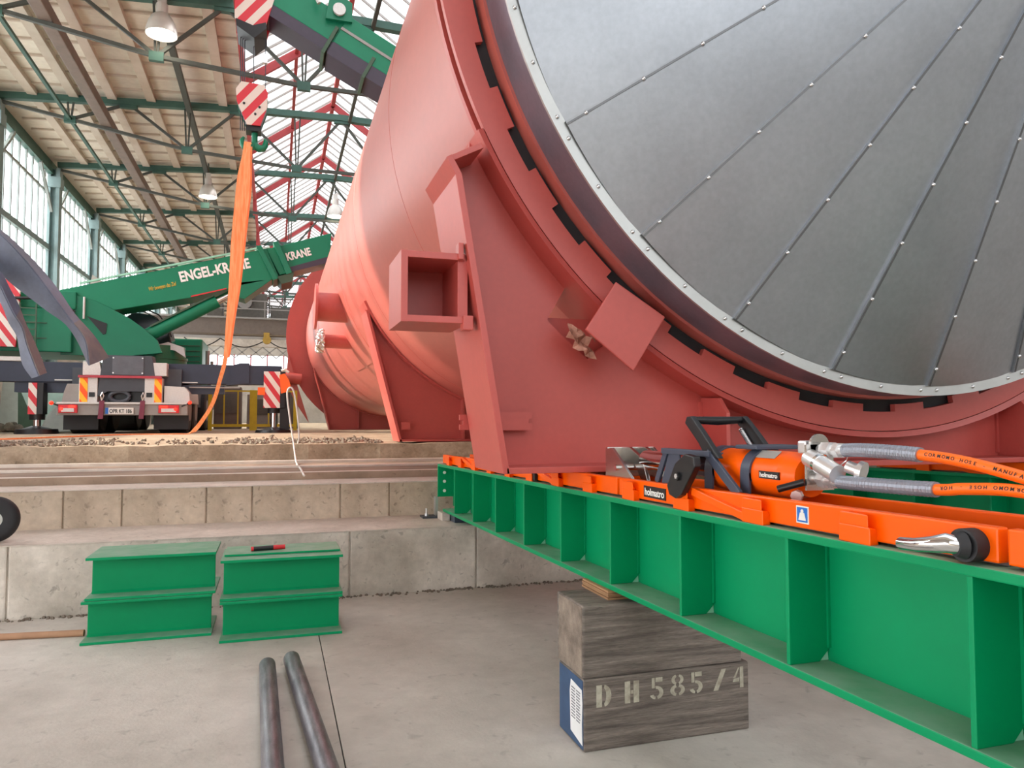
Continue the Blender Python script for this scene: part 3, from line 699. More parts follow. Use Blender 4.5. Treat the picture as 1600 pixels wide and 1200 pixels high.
MB().box(XC-.06, XC+.13, 2.12, 2.24, -.1, -.086).done('rear_bridge_plate', SLATE, hp, bevel=.003)
for s in (-1, 1):      # drop-in claws gripping the lugs
    x = XC+s*.176
    cw = MB().prism([(2.36, -.122), (2.30, -.130), (2.295, -.165), (2.39, -.272), (2.43, -.288), (2.475, -.278), (2.49, -.245), (2.43, -.160)], 'yz', x-.014, x+.014).done('claw', BLACK, hp, bevel=.004)
    MB().cyl((x+s*.014, 2.405, -.205), (x+s*.024, 2.405, -.205), .016, 14).done('bolt', STICKK, cw)
    MB().cyl((x+s*.024, 2.405, -.205), (x+s*.026, 2.405, -.205), .010, 6).done('bolt_head', ZINC, cw)
hx0, hx1 = 1.485, 1.712
for x in (hx0, hx1):
    MB().prism([(2.465, .012), (2.435, .014), (2.36, -.045), (2.255, -.135), (2.34, -.135), (2.385, -.085), (2.478, -.012)], 'yz', x-.011, x+.011).done('handle_arm', BLACK, hp, bevel=.004)
MB().tube([(hx0, 2.45, 0), (hx0+.03, 2.45, -.001), ((hx0+hx1)/2, 2.452, -.004), (hx1-.03, 2.45, -.001), (hx1, 2.45, 0)], [.013, .014, .017, .014, .013], 14).done('handle_grip', BLACK, hp, smooth=50)
b = MB(); pts = []
for i in range(22*8+1):
    u = i/(22*8); a = 2*PI*u*22; c = V((hx1-.022, 2.435-.085*u, -.035-.085*u)); pts.append(c+V((math.cos(a)*.008, .7071*math.sin(a)*.008, -.7071*math.sin(a)*.008)))
b.tube(pts, .0017, 5); lab(b.done('return_spring', RIV, hp), 'silver coil spring')
# stainless clevis towards the saddle
cv = MB()
for x in (XC-.11, XC+.10):
    cv.prism([(3.19, -.265), (3.19, -.135), (3.12, -.128), (3.0, -.20), (2.90, -.268)], 'yz', x-.006, x+.006)
cv.box(XC-.11, XC+.13, 3.18, 3.2, -.265, -.128)
for x in (XC-.03, XC+.05): cv.prism([(3.18, -.13), (3.10, -.125), (2.98, -.17), (2.93, -.265), (2.99, -.265), (3.05, -.2), (3.18, -.19)], 'yz', x-.008, x+.008)
lab(cv.done('clevis', STAIN, hp, bevel=.002), 'stainless steel clevis plates')
MB().cyl((XC-.13, 3.06, -.215), (XC+.13, 3.06, -.215), .014, 12).done('clevis_pin', CHROME, hp, smooth=40)
# hose manifold
mf = MB().box(XC-.05, XC+.05, 1.888, 1.897, -.215, -.075).cyl((XC, 1.888, -.078), (XC, 1.897, -.078), .035, 20).done('manifold_plate', STAIN, hp)
MB().box(XC-.03, XC+.02, 1.915, 1.955, -.105, -.065).done('elbow_block', ZINC, mf, bevel=.006)
MB().cyl((XC-.05, 1.90, -.19), (XC-.10, 1.96, -.215), .011, 12).done('bleed_lever', BLACK, hp, smooth=40)
MB().cyl((XC-.05, 1.93, -.232), (XC-.065, 1.92, -.235), .018, 8).done('plug', ZINC, hp)
cpl = MB(); cpl.cyl((XC-.03, 1.90, -.115), (XC-.035, 1.775, -.158), .028, 20); cpl.done('quick_coupler', ZINC, hp, smooth=40)
MB().cyl((XC-.03, 1.858, -.1295), (XC-.0304, 1.848, -.133), .031, 20).done('coupler_ring', CHROME, hp, smooth=40)
dc = MB(); dc.cyl((XC-.01, 1.765, -.135), (XC+.004, 1.735, -.146), .018, 18); dc.cyl((XC+.004, 1.735, -.146), (XC+.010, 1.722, -.150), .030, 18); dc.done('dust_cap', ZINC, hp, smooth=40)
b = MB(); b.tube([(XC, 1.89, -.10), (XC-.03, 1.86, -.135), (XC, 1.83, -.15), (XC+.02, 1.80, -.12), (XC, 1.77, -.1)], .0022, 6); b.done('cap_lanyard', ZINC, hp)

# hoses
def spl(P, n=8):
    out = []; P = [V(p) for p in P]; P = [P[0]*2-P[1]]+P+[P[-1]*2-P[-2]]
    for i in range(1, len(P)-2):
        for k in range(n):
            t = k/n; a, b, c, d = P[i-1:i+3]
            out.append(.5*((2*b)+(c-a)*t+(2*a-5*b+4*c-d)*t*t+(3*b-a-3*c+d)*t**3))
    return out+[P[-2]]
def hose(pts, ka, kb, label, words, flip):
    P = spl(pts, 10); t = thing('hydraulic_hose', label, 'hose', pts[len(pts)//2], 'hydraulic hoses')
    MB().tube(P[kb-1:], .0148, 14).done('hose', ORHOSE, t, smooth=50)
    g = P[ka:kb+1]; gg = []; rr = []
    for i in range(len(g)-1):
        for k in range(5):
            gg.append(g[i].lerp(g[i+1], k/5)); rr.append(.0202 if k % 2 else .0194)
    gg.append(g[-1]); rr.append(.0195)
    MB().tube(gg, rr, 16).done('spring_guard', GUARD, t)
    MB().tube(P[:ka+1], .0165, 14).done('hose_end', ZINC, t, smooth=40)
    b = MB(); d = (P[2]-P[0]).normalized(); b.cyl(P[0]+d*.02, P[0]+d*.055, .026, 6); b.cyl(P[0]+d*.07, P[0]+d*.09, .024, 6); b.done('hex_nut', ZINC, t)
    # printed lettering bent along the hose, on the side that faces out
    P3 = P[kb+1:]
    i = 1; s = 0; pr = bmesh.new()
    for ch in words:
        if i >= len(P3)-2: break
        if ch != ' ':
            c = P3[i].lerp(P3[i+1], s); d = (P3[i+1]-P3[i]).normalized(); o = d.cross(V((0, 0, 1))).normalized()
            if o.x > 0: o = -o
            u = o.cross(d)
            if u.z < 0: u = -u
            o = (o*.93+u*.3).normalized(); u = (u-o*u.dot(o)).normalized()
            rgt = d if not flip else -d
            uu = u if not flip else -u
            if rgt.cross(uu).dot(o) < 0: uu = -uu
            q = text('hose_print', ch, STICKK, t, c+o*.0150-uu*.004-rgt*.004, rgt, uu, .009, bold=.01, depth=.0004)
            pr.from_mesh(q.data); bpy.data.objects.remove(q)
        adv = .0125
        while adv > 0 and i < len(P3)-2:
            L = (P3[i+1]-P3[i]).length*(1-s)
            if L > adv: s += adv/(P3[i+1]-P3[i]).length; adv = 0
            else: adv -= L; i += 1; s = 0
    me = bpy.data.meshes.new('hose_print'); pr.to_mesh(me); pr.free(); me.materials.append(STICKK)
    o = bpy.data.objects.new('hose_print', me); C.objects.link(o); o.parent = t; o['w0'] = t['w0']; lab(o, 'black print along the hose'); o['kind'] = 'stuff'
    return t
hose([(XC, 1.888, -.091), (XC, 1.80, -.090), (XC, 1.70, -.086), (XC+.005, 1.52, -.091), (XC+.01, 1.40, -.102), (XC+.015, 1.25, -.130), (XC+.03, 1.05, -.18), (XC+.06, .75, -.205), (XC+.08, .4, -.205), (XC+.09, -.1, -.205)],
     12, 30, 'upper orange hydraulic hose with grey spring guard, bending down to the frame edge', 'CORMOMO HOSE - MANUFACTURED BY PARKER FOR HOLMATRO', False)
hose([(XC-.01, 1.888, -.178), (XC-.02, 1.80, -.180), (XC-.02, 1.70, -.180), (XC-.015, 1.455, -.174), (XC-.01, 1.38, -.166), (XC, 1.25, -.160), (XC+.02, 1.05, -.18), (XC+.01, .75, -.205), (XC-.02, .4, -.205), (XC-.03, -.1, -.205)],
     12, 30, 'lower orange hydraulic hose with grey spring guard, running straight beside the rail', 'ROH - ESOH OMOMROC YB DERUTCAFUNAM REKRAP', True)

# ------------------------------------------------------------------ timber, shims, bracket
def timber(x0, x1, z0, z1, dy, label, cat='timber'):
    o = MB().box(x0, x1, 2.95, 3.235+dy, z0, z1).done('timber_block', WOOD, bevel=.009); return tag(o, label, cat, 'squared timbers stacked under the green beams')
lo = timber(1.258, 2.07, -1.4, -1.098, 0, 'lower dark timber block on the floor, stencilled DH585/4, paper note on its end')
up = timber(1.254, 2.035, -1.096, -.79, .015, 'upper weathered timber block stacked on the stencilled one, carrying the plywood shim')
for o in (lo, up):
    z0, z1 = (-1.398, -1.1) if o is lo else (-1.094, -.792)
    x = 1.2575 if o is lo else 1.2535
    MB().box(x-.0015, x+.002, 2.958, 3.225, z0+.006, z1-.006).done('end_grain' if o is up else 'painted_end', WOODE if o is up else BLUEP, o)
pp = MB(); E = [((1.2545, 2.965, -1.145), (1.2545, 3.085, -1.135)), ((1.2535, 2.955, -1.2), (1.255, 3.10, -1.19)), ((1.2545, 2.965, -1.29), (1.253, 3.09, -1.275)), ((1.2548, 2.96, -1.375), (1.2545, 3.09, -1.355))]
pap = pp.ribbon(E, .001).done('paper_note', PAPER, lo); lab(pap, 'white paper note pinned to the blue end')
b = MB()
for i in range(11):
    z = -1.165-i*.0125
    for j in range(2):
        y0 = 3.075-j*.055; b.box(1.2515, 1.2525, y0-.045+.01*random.random(), y0, z, z+.004)
b.done('note_lines', INK, pap)
# stencilled characters, on the face y = 2.95
def stencil(which):
    b = MB(); y0, y1 = 2.9485, 2.9495
    def q(pts): b.prism(pts, 'xz', y0, y1)
    def r(x0, z0, x1, z1): q([(x0, z0), (x1, z0), (x1, z1), (x0, z1)])
    def arcs(cx, cz, rx, rz, w, a0, a1, n=8):
        for i in range(n):
            t0, t1 = math.radians(a0+(a1-a0)*i/n), math.radians(a0+(a1-a0)*(i+1)/n)
            q([(cx+rx*math.cos(t0), cz+rz*math.sin(t0)), (cx+rx*math.cos(t1), cz+rz*math.sin(t1)), (cx+(rx-w)*math.cos(t1), cz+(rz-w*.6)*math.sin(t1)), (cx+(rx-w)*math.cos(t0), cz+(rz-w*.6)*math.sin(t0))][::-1])
    Z = -1.215; h = .092; w = .026
    def D(x, dz): r(x, Z+dz, x+w, Z+dz+h); arcs(x+w+.008, Z+dz+h/2, .036, h/2, .024, -82, 82)
    def Hh(x, dz): r(x, Z+dz, x+w, Z+dz+h); r(x+.042, Z+dz, x+.042+w, Z+dz+h); r(x+w+.002, Z+dz+h*.42, x+.040, Z+dz+h*.58)
    def five(x, dz):
        r(x+.006, Z+dz+h*.52, x+.020, Z+dz+h); r(x+.024, Z+dz+h*.80, x+.058, Z+dz+h); arcs(x+.028, Z+dz+h*.30, .034, h*.31, .020, -78, 100); arcs(x+.026, Z+dz+h*.26, .030, h*.26, .018, 195, 262, 4)
    def eight(x, dz):
        arcs(x+.034, Z+dz+h*.76, .028, h*.24, .016, -75, 75); arcs(x+.030, Z+dz+h*.76, .028, h*.24, .016, 105, 255)
        arcs(x+.034, Z+dz+h*.27, .034, h*.27, .019, -78, 78); arcs(x+.030, Z+dz+h*.27, .034, h*.27, .019, 102, 258)
    def slash(x, dz): q([(x, Z+dz), (x+.024, Z+dz), (x+.066, Z+dz+h), (x+.042, Z+dz+h)])
    def four(x, dz):
        r(x+.038, Z+dz, x+.056, Z+dz+h); q([(x, Z+dz+h*.30), (x+.034, Z+dz+h*.30), (x+.034, Z+dz+h*.48), (x+.006, Z+dz+h*.45)]); q([(x+.004, Z+dz+h*.5), (x+.016, Z+dz+h*.5), (x+.034, Z+dz+h*.95), (x+.030, Z+dz+h*.98)])
    (D, Hh, five, eight, five, slash, four)[which]((1.315, 1.448, 1.572, 1.672, 1.768, 1.885, 1.985)[which], (-.004, -.002, 0, .003, .004, .004, .005)[which])
    return b
for i in range(7): lab(stencil(i).done('stencilled_character', STENCIL, lo), 'pale stencilled character '+'DH585/4'[i])
sm = MB()
for i in range(4): sm.box(1.40+.004*(i % 2), 1.66, 3.01+.006*(i % 2), 3.30, -.79+.0098*i, -.79+.0098*(i+1)-.001)
tag(sm.done('plywood_shim', PLY), 'stack of brown plywood shims between the upper timber block and the green beam', 'shim')
tag(MB().box(1.40, 1.47, 6.40, 6.60, -.882, -.815).done('concrete_shim', TREAD, bevel=.006), 'pale block shim on the step under the green beam end', 'shim')
tag(MB().box(1.475, 1.75, 6.25, 6.55, -.882, -.812).done('timber_shim', SLATE, bevel=.006), 'dark timber shim on the step under the green beam end', 'shim')
br = thing('anchor_bracket', 'pale steel angle bracket anchored to the step beside the green beam end', 'bracket', (1.36, 6.68, -.882))
MB().box(1.395, 1.42, 6.66, 6.74, -.87, -.70).done('upright', RIMM, br)
MB().box(1.27, 1.42, 6.60, 6.76, -.882, -.866).done('foot_plate', DGREY, br)
MB().cyl((1.315, 6.68, -.866), (1.315, 6.68, -.80), .009, 8).cyl((1.315, 6.68, -.866), (1.315, 6.68, -.846), .018, 6).done('anchor_bolt', ZINC, br)

# ------------------------------------------------------------------ green beam offcuts, pen, bars, pole, wheel, straps
def offcut(x0, x1, y0, z0, h, label, dx=0.):
    D = .46; W_ = .15; t = .018     # the web stands nearer the front
    o = MB(); o.box(x0+dx, x1+dx, y0, y0+D, z0, z0+t); o.box(x0+dx, x1+dx, y0, y0+D, z0+h-t, z0+h); o.box(x0+dx+.012, x1+dx-.012, y0+W_-.008, y0+W_+.008, z0+t, z0+h-t)
    r = .018
    for s in (-1, 1):
        o.prism([(y0+W_+s*.008, z0+t), (y0+W_+s*(.008+r), z0+t), (y0+W_+s*.008, z0+t+r)], 'yz', x0+dx+.012, x1+dx-.012)
        o.prism([(y0+W_+s*.008, z0+h-t), (y0+W_+s*(.008+r), z0+h-t), (y0+W_+s*.008, z0+h-t-r)], 'yz', x0+dx+.012, x1+dx-.012)
    return tag(o.done('beam_offcut', GREEN, bevel=.003), label, 'beam offcut', 'short green beam offcuts in two stacks')
offcut(-1.135, -.375, 5.26, -1.4, .268, 'bottom green beam offcut of the left stack, next to the wooden pole')
offcut(-1.115, -.355, 5.26, -1.13, .268, 'top green beam offcut of the left stack, bare dusty top')
offcut(-.315, .44, 5.05, -1.4, .256, 'bottom green beam offcut of the right stack, standing on the floor')
offcut(-.315, .44, 5.05, -1.142, .256, 'top green beam offcut of the right stack, under the plate with the pen')
tag(MB().box(-.30, .43, 5.18, 5.51, -.885, -.872).done('cover_plate', GREEN, bevel=.002), 'thin green plate lying on the right stack of beam offcuts', 'plate')
pn = thing('marker_pen', 'black and red marker pen lying on top of the right green stack', 'pen', (-.04, 5.28, -.872))
MB().cyl((-.125, 5.27, -.857), (.0, 5.29, -.857), .015, 14).done('barrel', STICKK, pn, smooth=40)
MB().cyl((.0, 5.29, -.857), (.075, 5.302, -.857), .0155, 14).cyl((-.14, 5.268, -.857), (-.125, 5.27, -.857), .015, 14).done('cap', REDP, pn, smooth=40)
def rbar(p, q, r, label): return tag(MB().tube([V(p).lerp(V(q), i/10) for i in range(11)], r, 28).done('steel_bar', STEEL, smooth=40, bevel=0), label, 'steel bar', 'dark round steel bars on the floor')
rbar((-.022, 4.39, -1.356), (.05, 1.6, -1.356), .044, 'round dark steel bar on the floor, the straight left one below the green stacks')
rbar((.108, 4.46, -1.355), (.315, 1.6, -1.355), .045, 'round dark steel bar on the floor, the slanting one nearest the floor joint')
tag(MB().tube([(-3.4, 5.72, -1.378), (-2.2, 5.62, -1.379), (-1.16, 5.50, -1.38)], .021, 14).done('wooden_pole', BROWNP, smooth=40), 'brown wooden pole on the floor along the lower step, ending at the green offcuts', 'pole')
wh = thing('hand_trolley', 'hand trolley on the lower step, only its black rubber wheel with white hub showing', 'trolley', (-1.92, 6.25, -.882))
d = V((.25, -1, 0)).normalized(); c0 = V((-1.92, 6.25, -.716))
b = MB(); a_, u_ = d.cross(V((0, 0, 1))).normalized(), V((0, 0, 1))
R = []
for k in range(40):
    t = 2*PI*k/40; e = a_*math.cos(t)+u_*math.sin(t)
    R.append([b.bm.verts.new(c0+e*rr+d*yy) for rr, yy in ((.058, .035), (.12, .045), (.152, .036), (.166, .012), (.166, -.012), (.152, -.036), (.12, -.045), (.058, -.035))])
for k in range(40):
    A_, B_ = R[k], R[(k+1) % 40]
    for i in range(8): b.bm.faces.new((A_[i], A_[(i+1) % 8], B_[(i+1) % 8], B_[i]))
b.done('wheel', RUBBER, wh, smooth=50)
MB().cyl(c0+d*.015, c0-d*.03, .06, 20).done('hub', WHITE, wh, smooth=40)
MB().cyl(c0-d*.2, c0+d*.04, .018, 10).done('axle', ZINC, wh)

def gstrap(Lp, Cp, Rp, ys, k0, label):
    LL, CC, RR = [spl([V((x, y, z)) for x, z in P], 4) for P, y in zip((Lp, Cp, Rp), ys)]
    n = min(len(LL), len(CC), len(RR)); k = int(n*k0)
    t = thing('rubber_strap', label, 'strap', (Lp[0][0], ys[0], -.88), 'curved grey rubber straps')
    MB().ribbon(list(zip(LL[:n], CC[:n])), .012).ribbon(list(zip(CC[:k+1], RR[:k+1])), .012).done('strap_band', STRAP, t, smooth=35)
    MB().ribbon(list(zip(CC[k:n], RR[k:n])), .0125).done('strap_end', TAN, t, smooth=35)
gstrap([(-3.0, -.88), (-2.95, .3), (-2.65, 1.05)]+[(-2.221, 1.238), (-2.091, 1.182), (-1.968, 1.104), (-1.859, .999), (-1.741, .903), (-1.622, .807), (-1.5, .714), (-1.413, .577), (-1.347, .423)],
       [(-3.05, -.88), (-3.0, .5), (-2.7, 1.35)]+[(-2.201, 1.508), (-2.051, 1.437), (-1.912, 1.334), (-1.79, 1.202), (-1.676, 1.058), (-1.569, .904), (-1.462, .75), (-1.356, .6), (-1.321, .404)],
       [(-3.15, -.88), (-3.1, .55), (-2.75, 1.42)]+[(-2.259, 1.566), (-2.099, 1.495), (-1.951, 1.394), (-1.816, 1.265), (-1.688, 1.122), (-1.571, .965), (-1.463, .797), (-1.336, .646), (-1.225, .476)],
       (6.28, 6.2, 6.36), .84, 'wide grey rubber strap curving down over the crane turntable, dirty brownish tip')
gstrap([(-2.75, -.88), (-2.7, .2), (-2.4, .85)]+[(-2.06, .965), (-1.97, .935), (-1.89, .88), (-1.84, .791), (-1.803, .688), (-1.751, .595), (-1.731, .489), (-1.707, .386), (-1.649, .296)],
       [(-2.8, -.88), (-2.75, .3), (-2.42, .95)]+[(-2.042, 1.045), (-1.946, 1.013), (-1.86, .953), (-1.81, .852), (-1.762, .747), (-1.705, .648), (-1.674, .533), (-1.635, .422), (-1.593, .311)],
       [(-2.85, -.88), (-2.8, .35), (-2.45, 1.05)]+[(-2.086, 1.166), (-1.979, 1.131), (-1.887, 1.056), (-1.83, .941), (-1.772, .826), (-1.727, .703), (-1.675, .584), (-1.626, .462), (-1.581, .337)],
       (6.06, 6.0, 6.12), .66, 'narrower grey rubber strap hanging at the left frame edge, tip over the navy outrigger')

# ------------------------------------------------------------------ mobile crane (seen from behind)
ck = thing('mobile_crane', 'green mobile crane seen from behind with lettered boom raised to the right', 'crane', (-3.15, 20.5, -.305))
def cp(name, m, b, par=None, **k): return b.done(name, m, par or ck, **k)
cp('carrier_deck', DGREY, MB().box(-4.25, -2.05, 18.4, 28, .35, 1.15))
fr = cp('rear_frame', DGREY, MB().prism([(-3.72, .50), (-3.60, 1.42), (-2.63, 1.42), (-2.50, .50), (-2.7, .62), (-3.5, .62)], 'xz', 18.15, 18.6), bevel=.01)
MB().box(-3.42, -2.80, 18.13, 18.16, .99, 1.40).done('cover_panel', mat('panel_grey', (92, 96, 104), .5), fr)
b = MB()
for x in (-3.40, -2.82):
    for z in (1.03, 1.36): b.cyl((x, 18.13, z), (x, 18.115, z), .016, 8)
b.done('panel_bolt', ZINC, fr)
cp('red_stripe', mat('red_band', (176, 60, 74), .5), MB().box(-4.07, -2.42, 18.09, 18.14, .915, .97))
for x0, x1, hx in ((-4.06, -3.70, -4.06), (-2.77, -2.41, -2.59)):
    bx = cp('rear_cabinet', LGREY, MB().box(x0, x1, 18.14, 18.5, .34, .93), bevel=.01)
    MB().box(hx+.02, hx+.17, 18.125, 18.14, .36, .92).done('hazard_panel', HAZ, bx)
    MB().box(hx+(.2 if hx < -3 else -.14), hx+(.31 if hx < -3 else -.02), 18.125, 18.14, .50, .60).done('reflector', BLACK, bx)
    a = 1 if hx < -3 else -1
    cp('upper_box', LGREY, MB().prism([(x0+.06*a if a > 0 else x0, .975), (x1+.08 if a > 0 else x1+.08, .975), (x1+.02 if a > 0 else x1+.08, 1.27), (x0+.06 if a > 0 else x0, 1.27)], 'xz', 18.16, 18.5), bevel=.008)
hk = cp('towing_jaw', BLACK, MB().box(-3.52, -2.72, 18.3, 18.4, .38, .66))
b = MB(); P = [(-3.27+.19*math.cos(2*PI*i/20), 18.2, .51+.11*math.sin(2*PI*i/20)) for i in range(21)]
b.tube(P, .045, 10); b.ball((-3.27, 18.2, .65), .05); b.done('jaw_ring', DGREY, hk, smooth=50)
bp = cp('bumper', MGREY, MB().box(-4.46, -1.88, 18.1, 18.3, .10, .37), bevel=.012)
MB().box(-4.46, -1.88, 18.06, 18.12, .345, .385).done('bumper_lip', LGREY, bp)
for x0, x1, o in ((-4.42, -4.06, -4.36), (-2.47, -2.05, -2.12)):
    tl = cp('tail_light', REDP, MB().box(x0, x1, 18.05, 18.1, .15, .325), bevel=.008)
    MB().box(x0+.06, x1-.06, 18.04, 18.052, .17, .25).done('clear_lens', LGREY, tl)
    MB().cyl((o, 18.05, .235), (o, 18.03, .235), .035, 12).done('lit_lamp', REDL, tl)
    MB().box(x0+.2, x1-.03, 18.03, 18.05, .262, .31).done('lit_lamp', REDL, tl) if o < -3 else MB().box(x0+.03, x0+.19, 18.03, 18.05, .262, .31).done('lit_lamp', REDL, tl)
for x, z, xs in ((-4.55, .36, -4.42), (-1.83, .385, -2.0)):
    mk = cp('marker_arm', RUBBER, MB().bar((xs, 18.1, .30), (x, 18.06, z), .03, .03)); MB().ball((x, 18.05, z), .042, 10).done('marker_lamp', REDL, mk)
np_ = cp('number_plate', WHITE, MB().box(-3.52, -2.97, 18.06, 18.08, .125, .265)); lab(np_, 'white number plate')
MB().box(-3.52, -3.46, 18.055, 18.062, .127, .263).done('plate_blue_band', STICKB, np_)
text('plate_number', 'OPR KT 186', STICKK, np_, (-3.44, 18.058, .150), (1, 0, 0), (0, 0, 1), .09, .44, bold=.02, depth=.002)
for x in (-3.66, -2.86):
    h_ = cp('hook_strap', MAROON, MB().prism([(x, .02), (x+.1, .02), (x+.12, .42), (x+.03, .42)], 'xz', 18.02, 18.07)); MB().tube([(x+.07, 18.04, .42), (x+.05, 18.02, .52), (x+.08, 18.03, .60), (x+.11, 18.02, .52), (x+.07, 18.04, .42)], .012, 6).done('shackle', ZINC, h_)
cp('fender', MGREY, MB().prism([(-4.40, .38), (-4.07, .38), (-4.07, .78), (-4.30, .78), (-4.36, .6)], 'xz', 18.2, 20.2), bevel=.01)
cp('fender', LGREY, MB().prism([(-2.38, .38), (-1.84, .38), (-1.86, .62), (-1.96, .74), (-2.38, .76)], 'xz', 18.2, 20.2), bevel=.01)
for x0, x1 in ((-4.39, -3.71), (-2.60, -1.88)): cp('mud_flap', RUBBER, MB().box(x0, x1, 18.36, 18.38, -.215, .1))
for i, y in enumerate((18.95, 20.35, 23.6, 25.1)):
    for x0, x1 in ((-4.36, -3.72), (-2.56, -1.92)):
        b = MB(); b.tube([(x0, y, .27), (x0+.04, y, .27), (x1-.04, y, .27), (x1, y, .27)], [.52, .575, .575, .52], 28); w = cp('wheel', RUBBER, b, smooth=35)
        xo = x0 if x0 < -3 else x1; MB().cyl((xo-.01, y, .27), (xo+.01, y, .27), .30, 20).done('rim', MGREY, w, smooth=40)
# outriggers and jacks
og = cp('outrigger_beam', NAVY, MB().box(-2.42, .14, 18.55, 18.95, .83, 1.285), bevel=.01)
MB().prism([(-.98, 1.27), (-.80, 1.33), (-.60, 1.33), (-.60, .86), (-1.10, .80), (-1.04, .9)], 'xz', 18.5, 19.0).done('sliding_collar', NAVY, og)
MB().box(-2.42, -1.15, 18.6, 18.9, .60, .80).done('lower_beam', NAVY, og)
MB().box(-1.9, -.8, 18.52, 18.56, .735, .765).done('edge_strip', MGREY, og); MB().box(-2.05, -1.72, 18.52, 18.55, .845, .87).done('edge_strip', LGREY, og)
og2 = cp('outrigger_beam', NAVY, MB().box(-7.2, -4.02, 18.55, 18.95, .83, 1.27), bevel=.01)
MB().box(-5.4, -4.02, 18.6, 18.9, .60, .83).done('lower_beam', NAVY, og2); MB().box(-4.62, -4.02, 18.52, 18.56, .865, .89).done('edge_strip', LGREY, og2)
MB().box(-5.85, -4.9, 18.52, 18.6, 1.28, 1.37).done('top_cover', LGREY, og2)
def jack(x0, x1, y, z0, z1, foot):
    j = cp('outrigger_jack', BLACK, MB().box(x0+.03, x1+.12, y, y+.34, z0, z1), bevel=.01)
    MB().box(x0, x1, y-.02, y, z0, z1).done('striped_plate', STRIPE, j)
    xc = (x0+x1)/2+.05
    MB().cyl((xc, y+.17, z0-.12), (xc, y+.17, z0), .15, 18).done('jack_collar', BLACK, j, smooth=40)
    MB().cyl((xc, y+.17, foot+.06), (xc, y+.17, z0), .075, 16).done('jack_rod', CHROME, j, smooth=40)
    MB().cyl((xc, y+.17, -.305), (xc, y+.17, foot), .42, 24, .40).cyl((xc, y+.17, foot), (xc, y+.17, foot+.07), .3, 24, .1).done('foot_plate', BLACK, j, smooth=40)
    return j
j = jack(-.27, .10, 18.4, .28, 1.14, -.24)
b = MB(); b.prism([(.08, 1.06), (.20, 1.10), (.30, .94), (.34, .80), (.26, .66), (.12, .62)], 'xz', 18.36, 18.38); b.done('orange_board', HIVIS, j)
MB().box(-.40, -.24, 18.36, 18.38, .58, .76).done('orange_board', HIVIS, j)
MB().box(.10, .32, 18.5, 18.8, -.28, .66).done('jack_guard', BLACK, j)
b = MB(); b.tube([(.12, 18.34, 1.16), (.2, 18.33, 1.19), (.29, 18.34, 1.12)], .03, 8); b.done('white_cap', WHITE, j)
jack(-5.06, -4.90, 18.35, .12, .80, -.2)
# superstructure
cp('slewing_ring', CGREEN, MB().cyl((-3.02, 20.6, 1.15), (-3.02, 20.6, 1.50), .84, 40).cyl((-3.02, 20.6, 1.50), (-3.02, 20.6, 1.56), .86, 40).cyl((-3.02, 20.6, 1.56), (-3.02, 20.6, 1.84), .80, 40), smooth=35)
b = MB(); b.box(-3.15, -2.75, 19.72, 19.76, 1.6, 1.66); cp('red_marking', mat('red_mark', (170, 70, 70), .5), b)
cw = cp('counterweight', CGREEN, MB().box(-7.4, -4.5, 19.3, 21.8, 1.55, 2.55), bevel=.03)
MB().box(-6.9, -4.45, 19.4, 21.6, 2.56, 2.98).done('upper_weight', CGREEN, cw, bevel=.03)
MB().box(-6.5, -5.0, 19.28, 19.31, 1.85, 1.87).done('weight_joint', DKGREEN, cw); MB().box(-6.5, -5.0, 19.28, 19.31, 2.2, 2.22).done('weight_joint', DKGREEN, cw)
MB().prism([(-6.02, 1.64), (-5.58, 1.64), (-5.52, 3.0), (-5.95, 3.24)], 'xz', 19.2, 19.27).done('striped_plate', STRIPE, cw)
ld = MB()
for x in (-5.50, -5.18): ld.bar((x, 19.15, 1.62), (x, 19.15, 2.62), .03, .03)
for i in range(6): ld.bar((-5.50, 19.15, 1.72+.16*i), (-5.18, 19.15, 1.72+.16*i), .025, .025, up=(0, 1, 0))
ld.done('ladder', DKGREEN, cw)
b = MB(); b.tube([(-5.75, 19.1, 2.72), (-5.3, 19.1, 2.74), (-4.75, 19.1, 2.70), (-4.4, 19.1, 2.45)], .035, 8); b.done('hand_rail', BLACK, cw, smooth=50)
sp = cp('turret_side_plate', CGREEN, MB().prism([(-4.75, 1.5), (-4.75, 2.92), (-4.45, 2.90), (-4.05, 2.79), (-3.68, 2.60), (-3.32, 2.40), (-3.02, 2.18), (-2.72, 1.90), (-2.6, 1.6), (-3.4, 1.5)], 'xz', 19.45, 19.6), bevel=.01)
MB().prism([(-4.22, 2.42), (-3.80, 2.26), (-3.82, 2.02), (-3.88, 2.0)], 'xz', 19.43, 19.47).done('plate_window', BLACK, sp)
MB().cyl((-4.28, 19.4, 2.35), (-4.28, 19.4, 2.86), .025, 8).done('lamp_tube', LGREY, sp)
cp('operator_cab', GLASSD, MB().prism([(-3.75, 1.85), (-3.75, 2.55), (-3.5, 2.75), (-3.1, 2.70), (-2.7, 2.45), (-2.55, 1.85)], 'xz', 20.9, 22.0), bevel=.03)
b = MB(); b.tube([(-3.6, 20.6, 2.80), (-3.2, 20.6, 2.82), (-2.85, 20.6, 2.66), (-2.66, 20.6, 2.4), (-2.55, 20.6, 2.1)], .02, 6); b.tube([(-3.6, 20.6, 2.72), (-3.2, 20.6, 2.73), (-2.9, 20.6, 2.58), (-2.72, 20.6, 2.35)], .015, 6); cp('cab_hand_rail', BLACK, b)
cp('walkway', LGREY, MB().prism([(-3.0, 1.78), (-2.55, 1.92), (-2.2, 1.80), (-2.15, 1.55), (-2.4, 1.72)], 'xz', 20.0, 20.1))
cab = cp('carrier_cab', CGREEN, MB().box(-2.95, -2.03, 23, 25, .9, 2.32), bevel=.05)
b = MB()
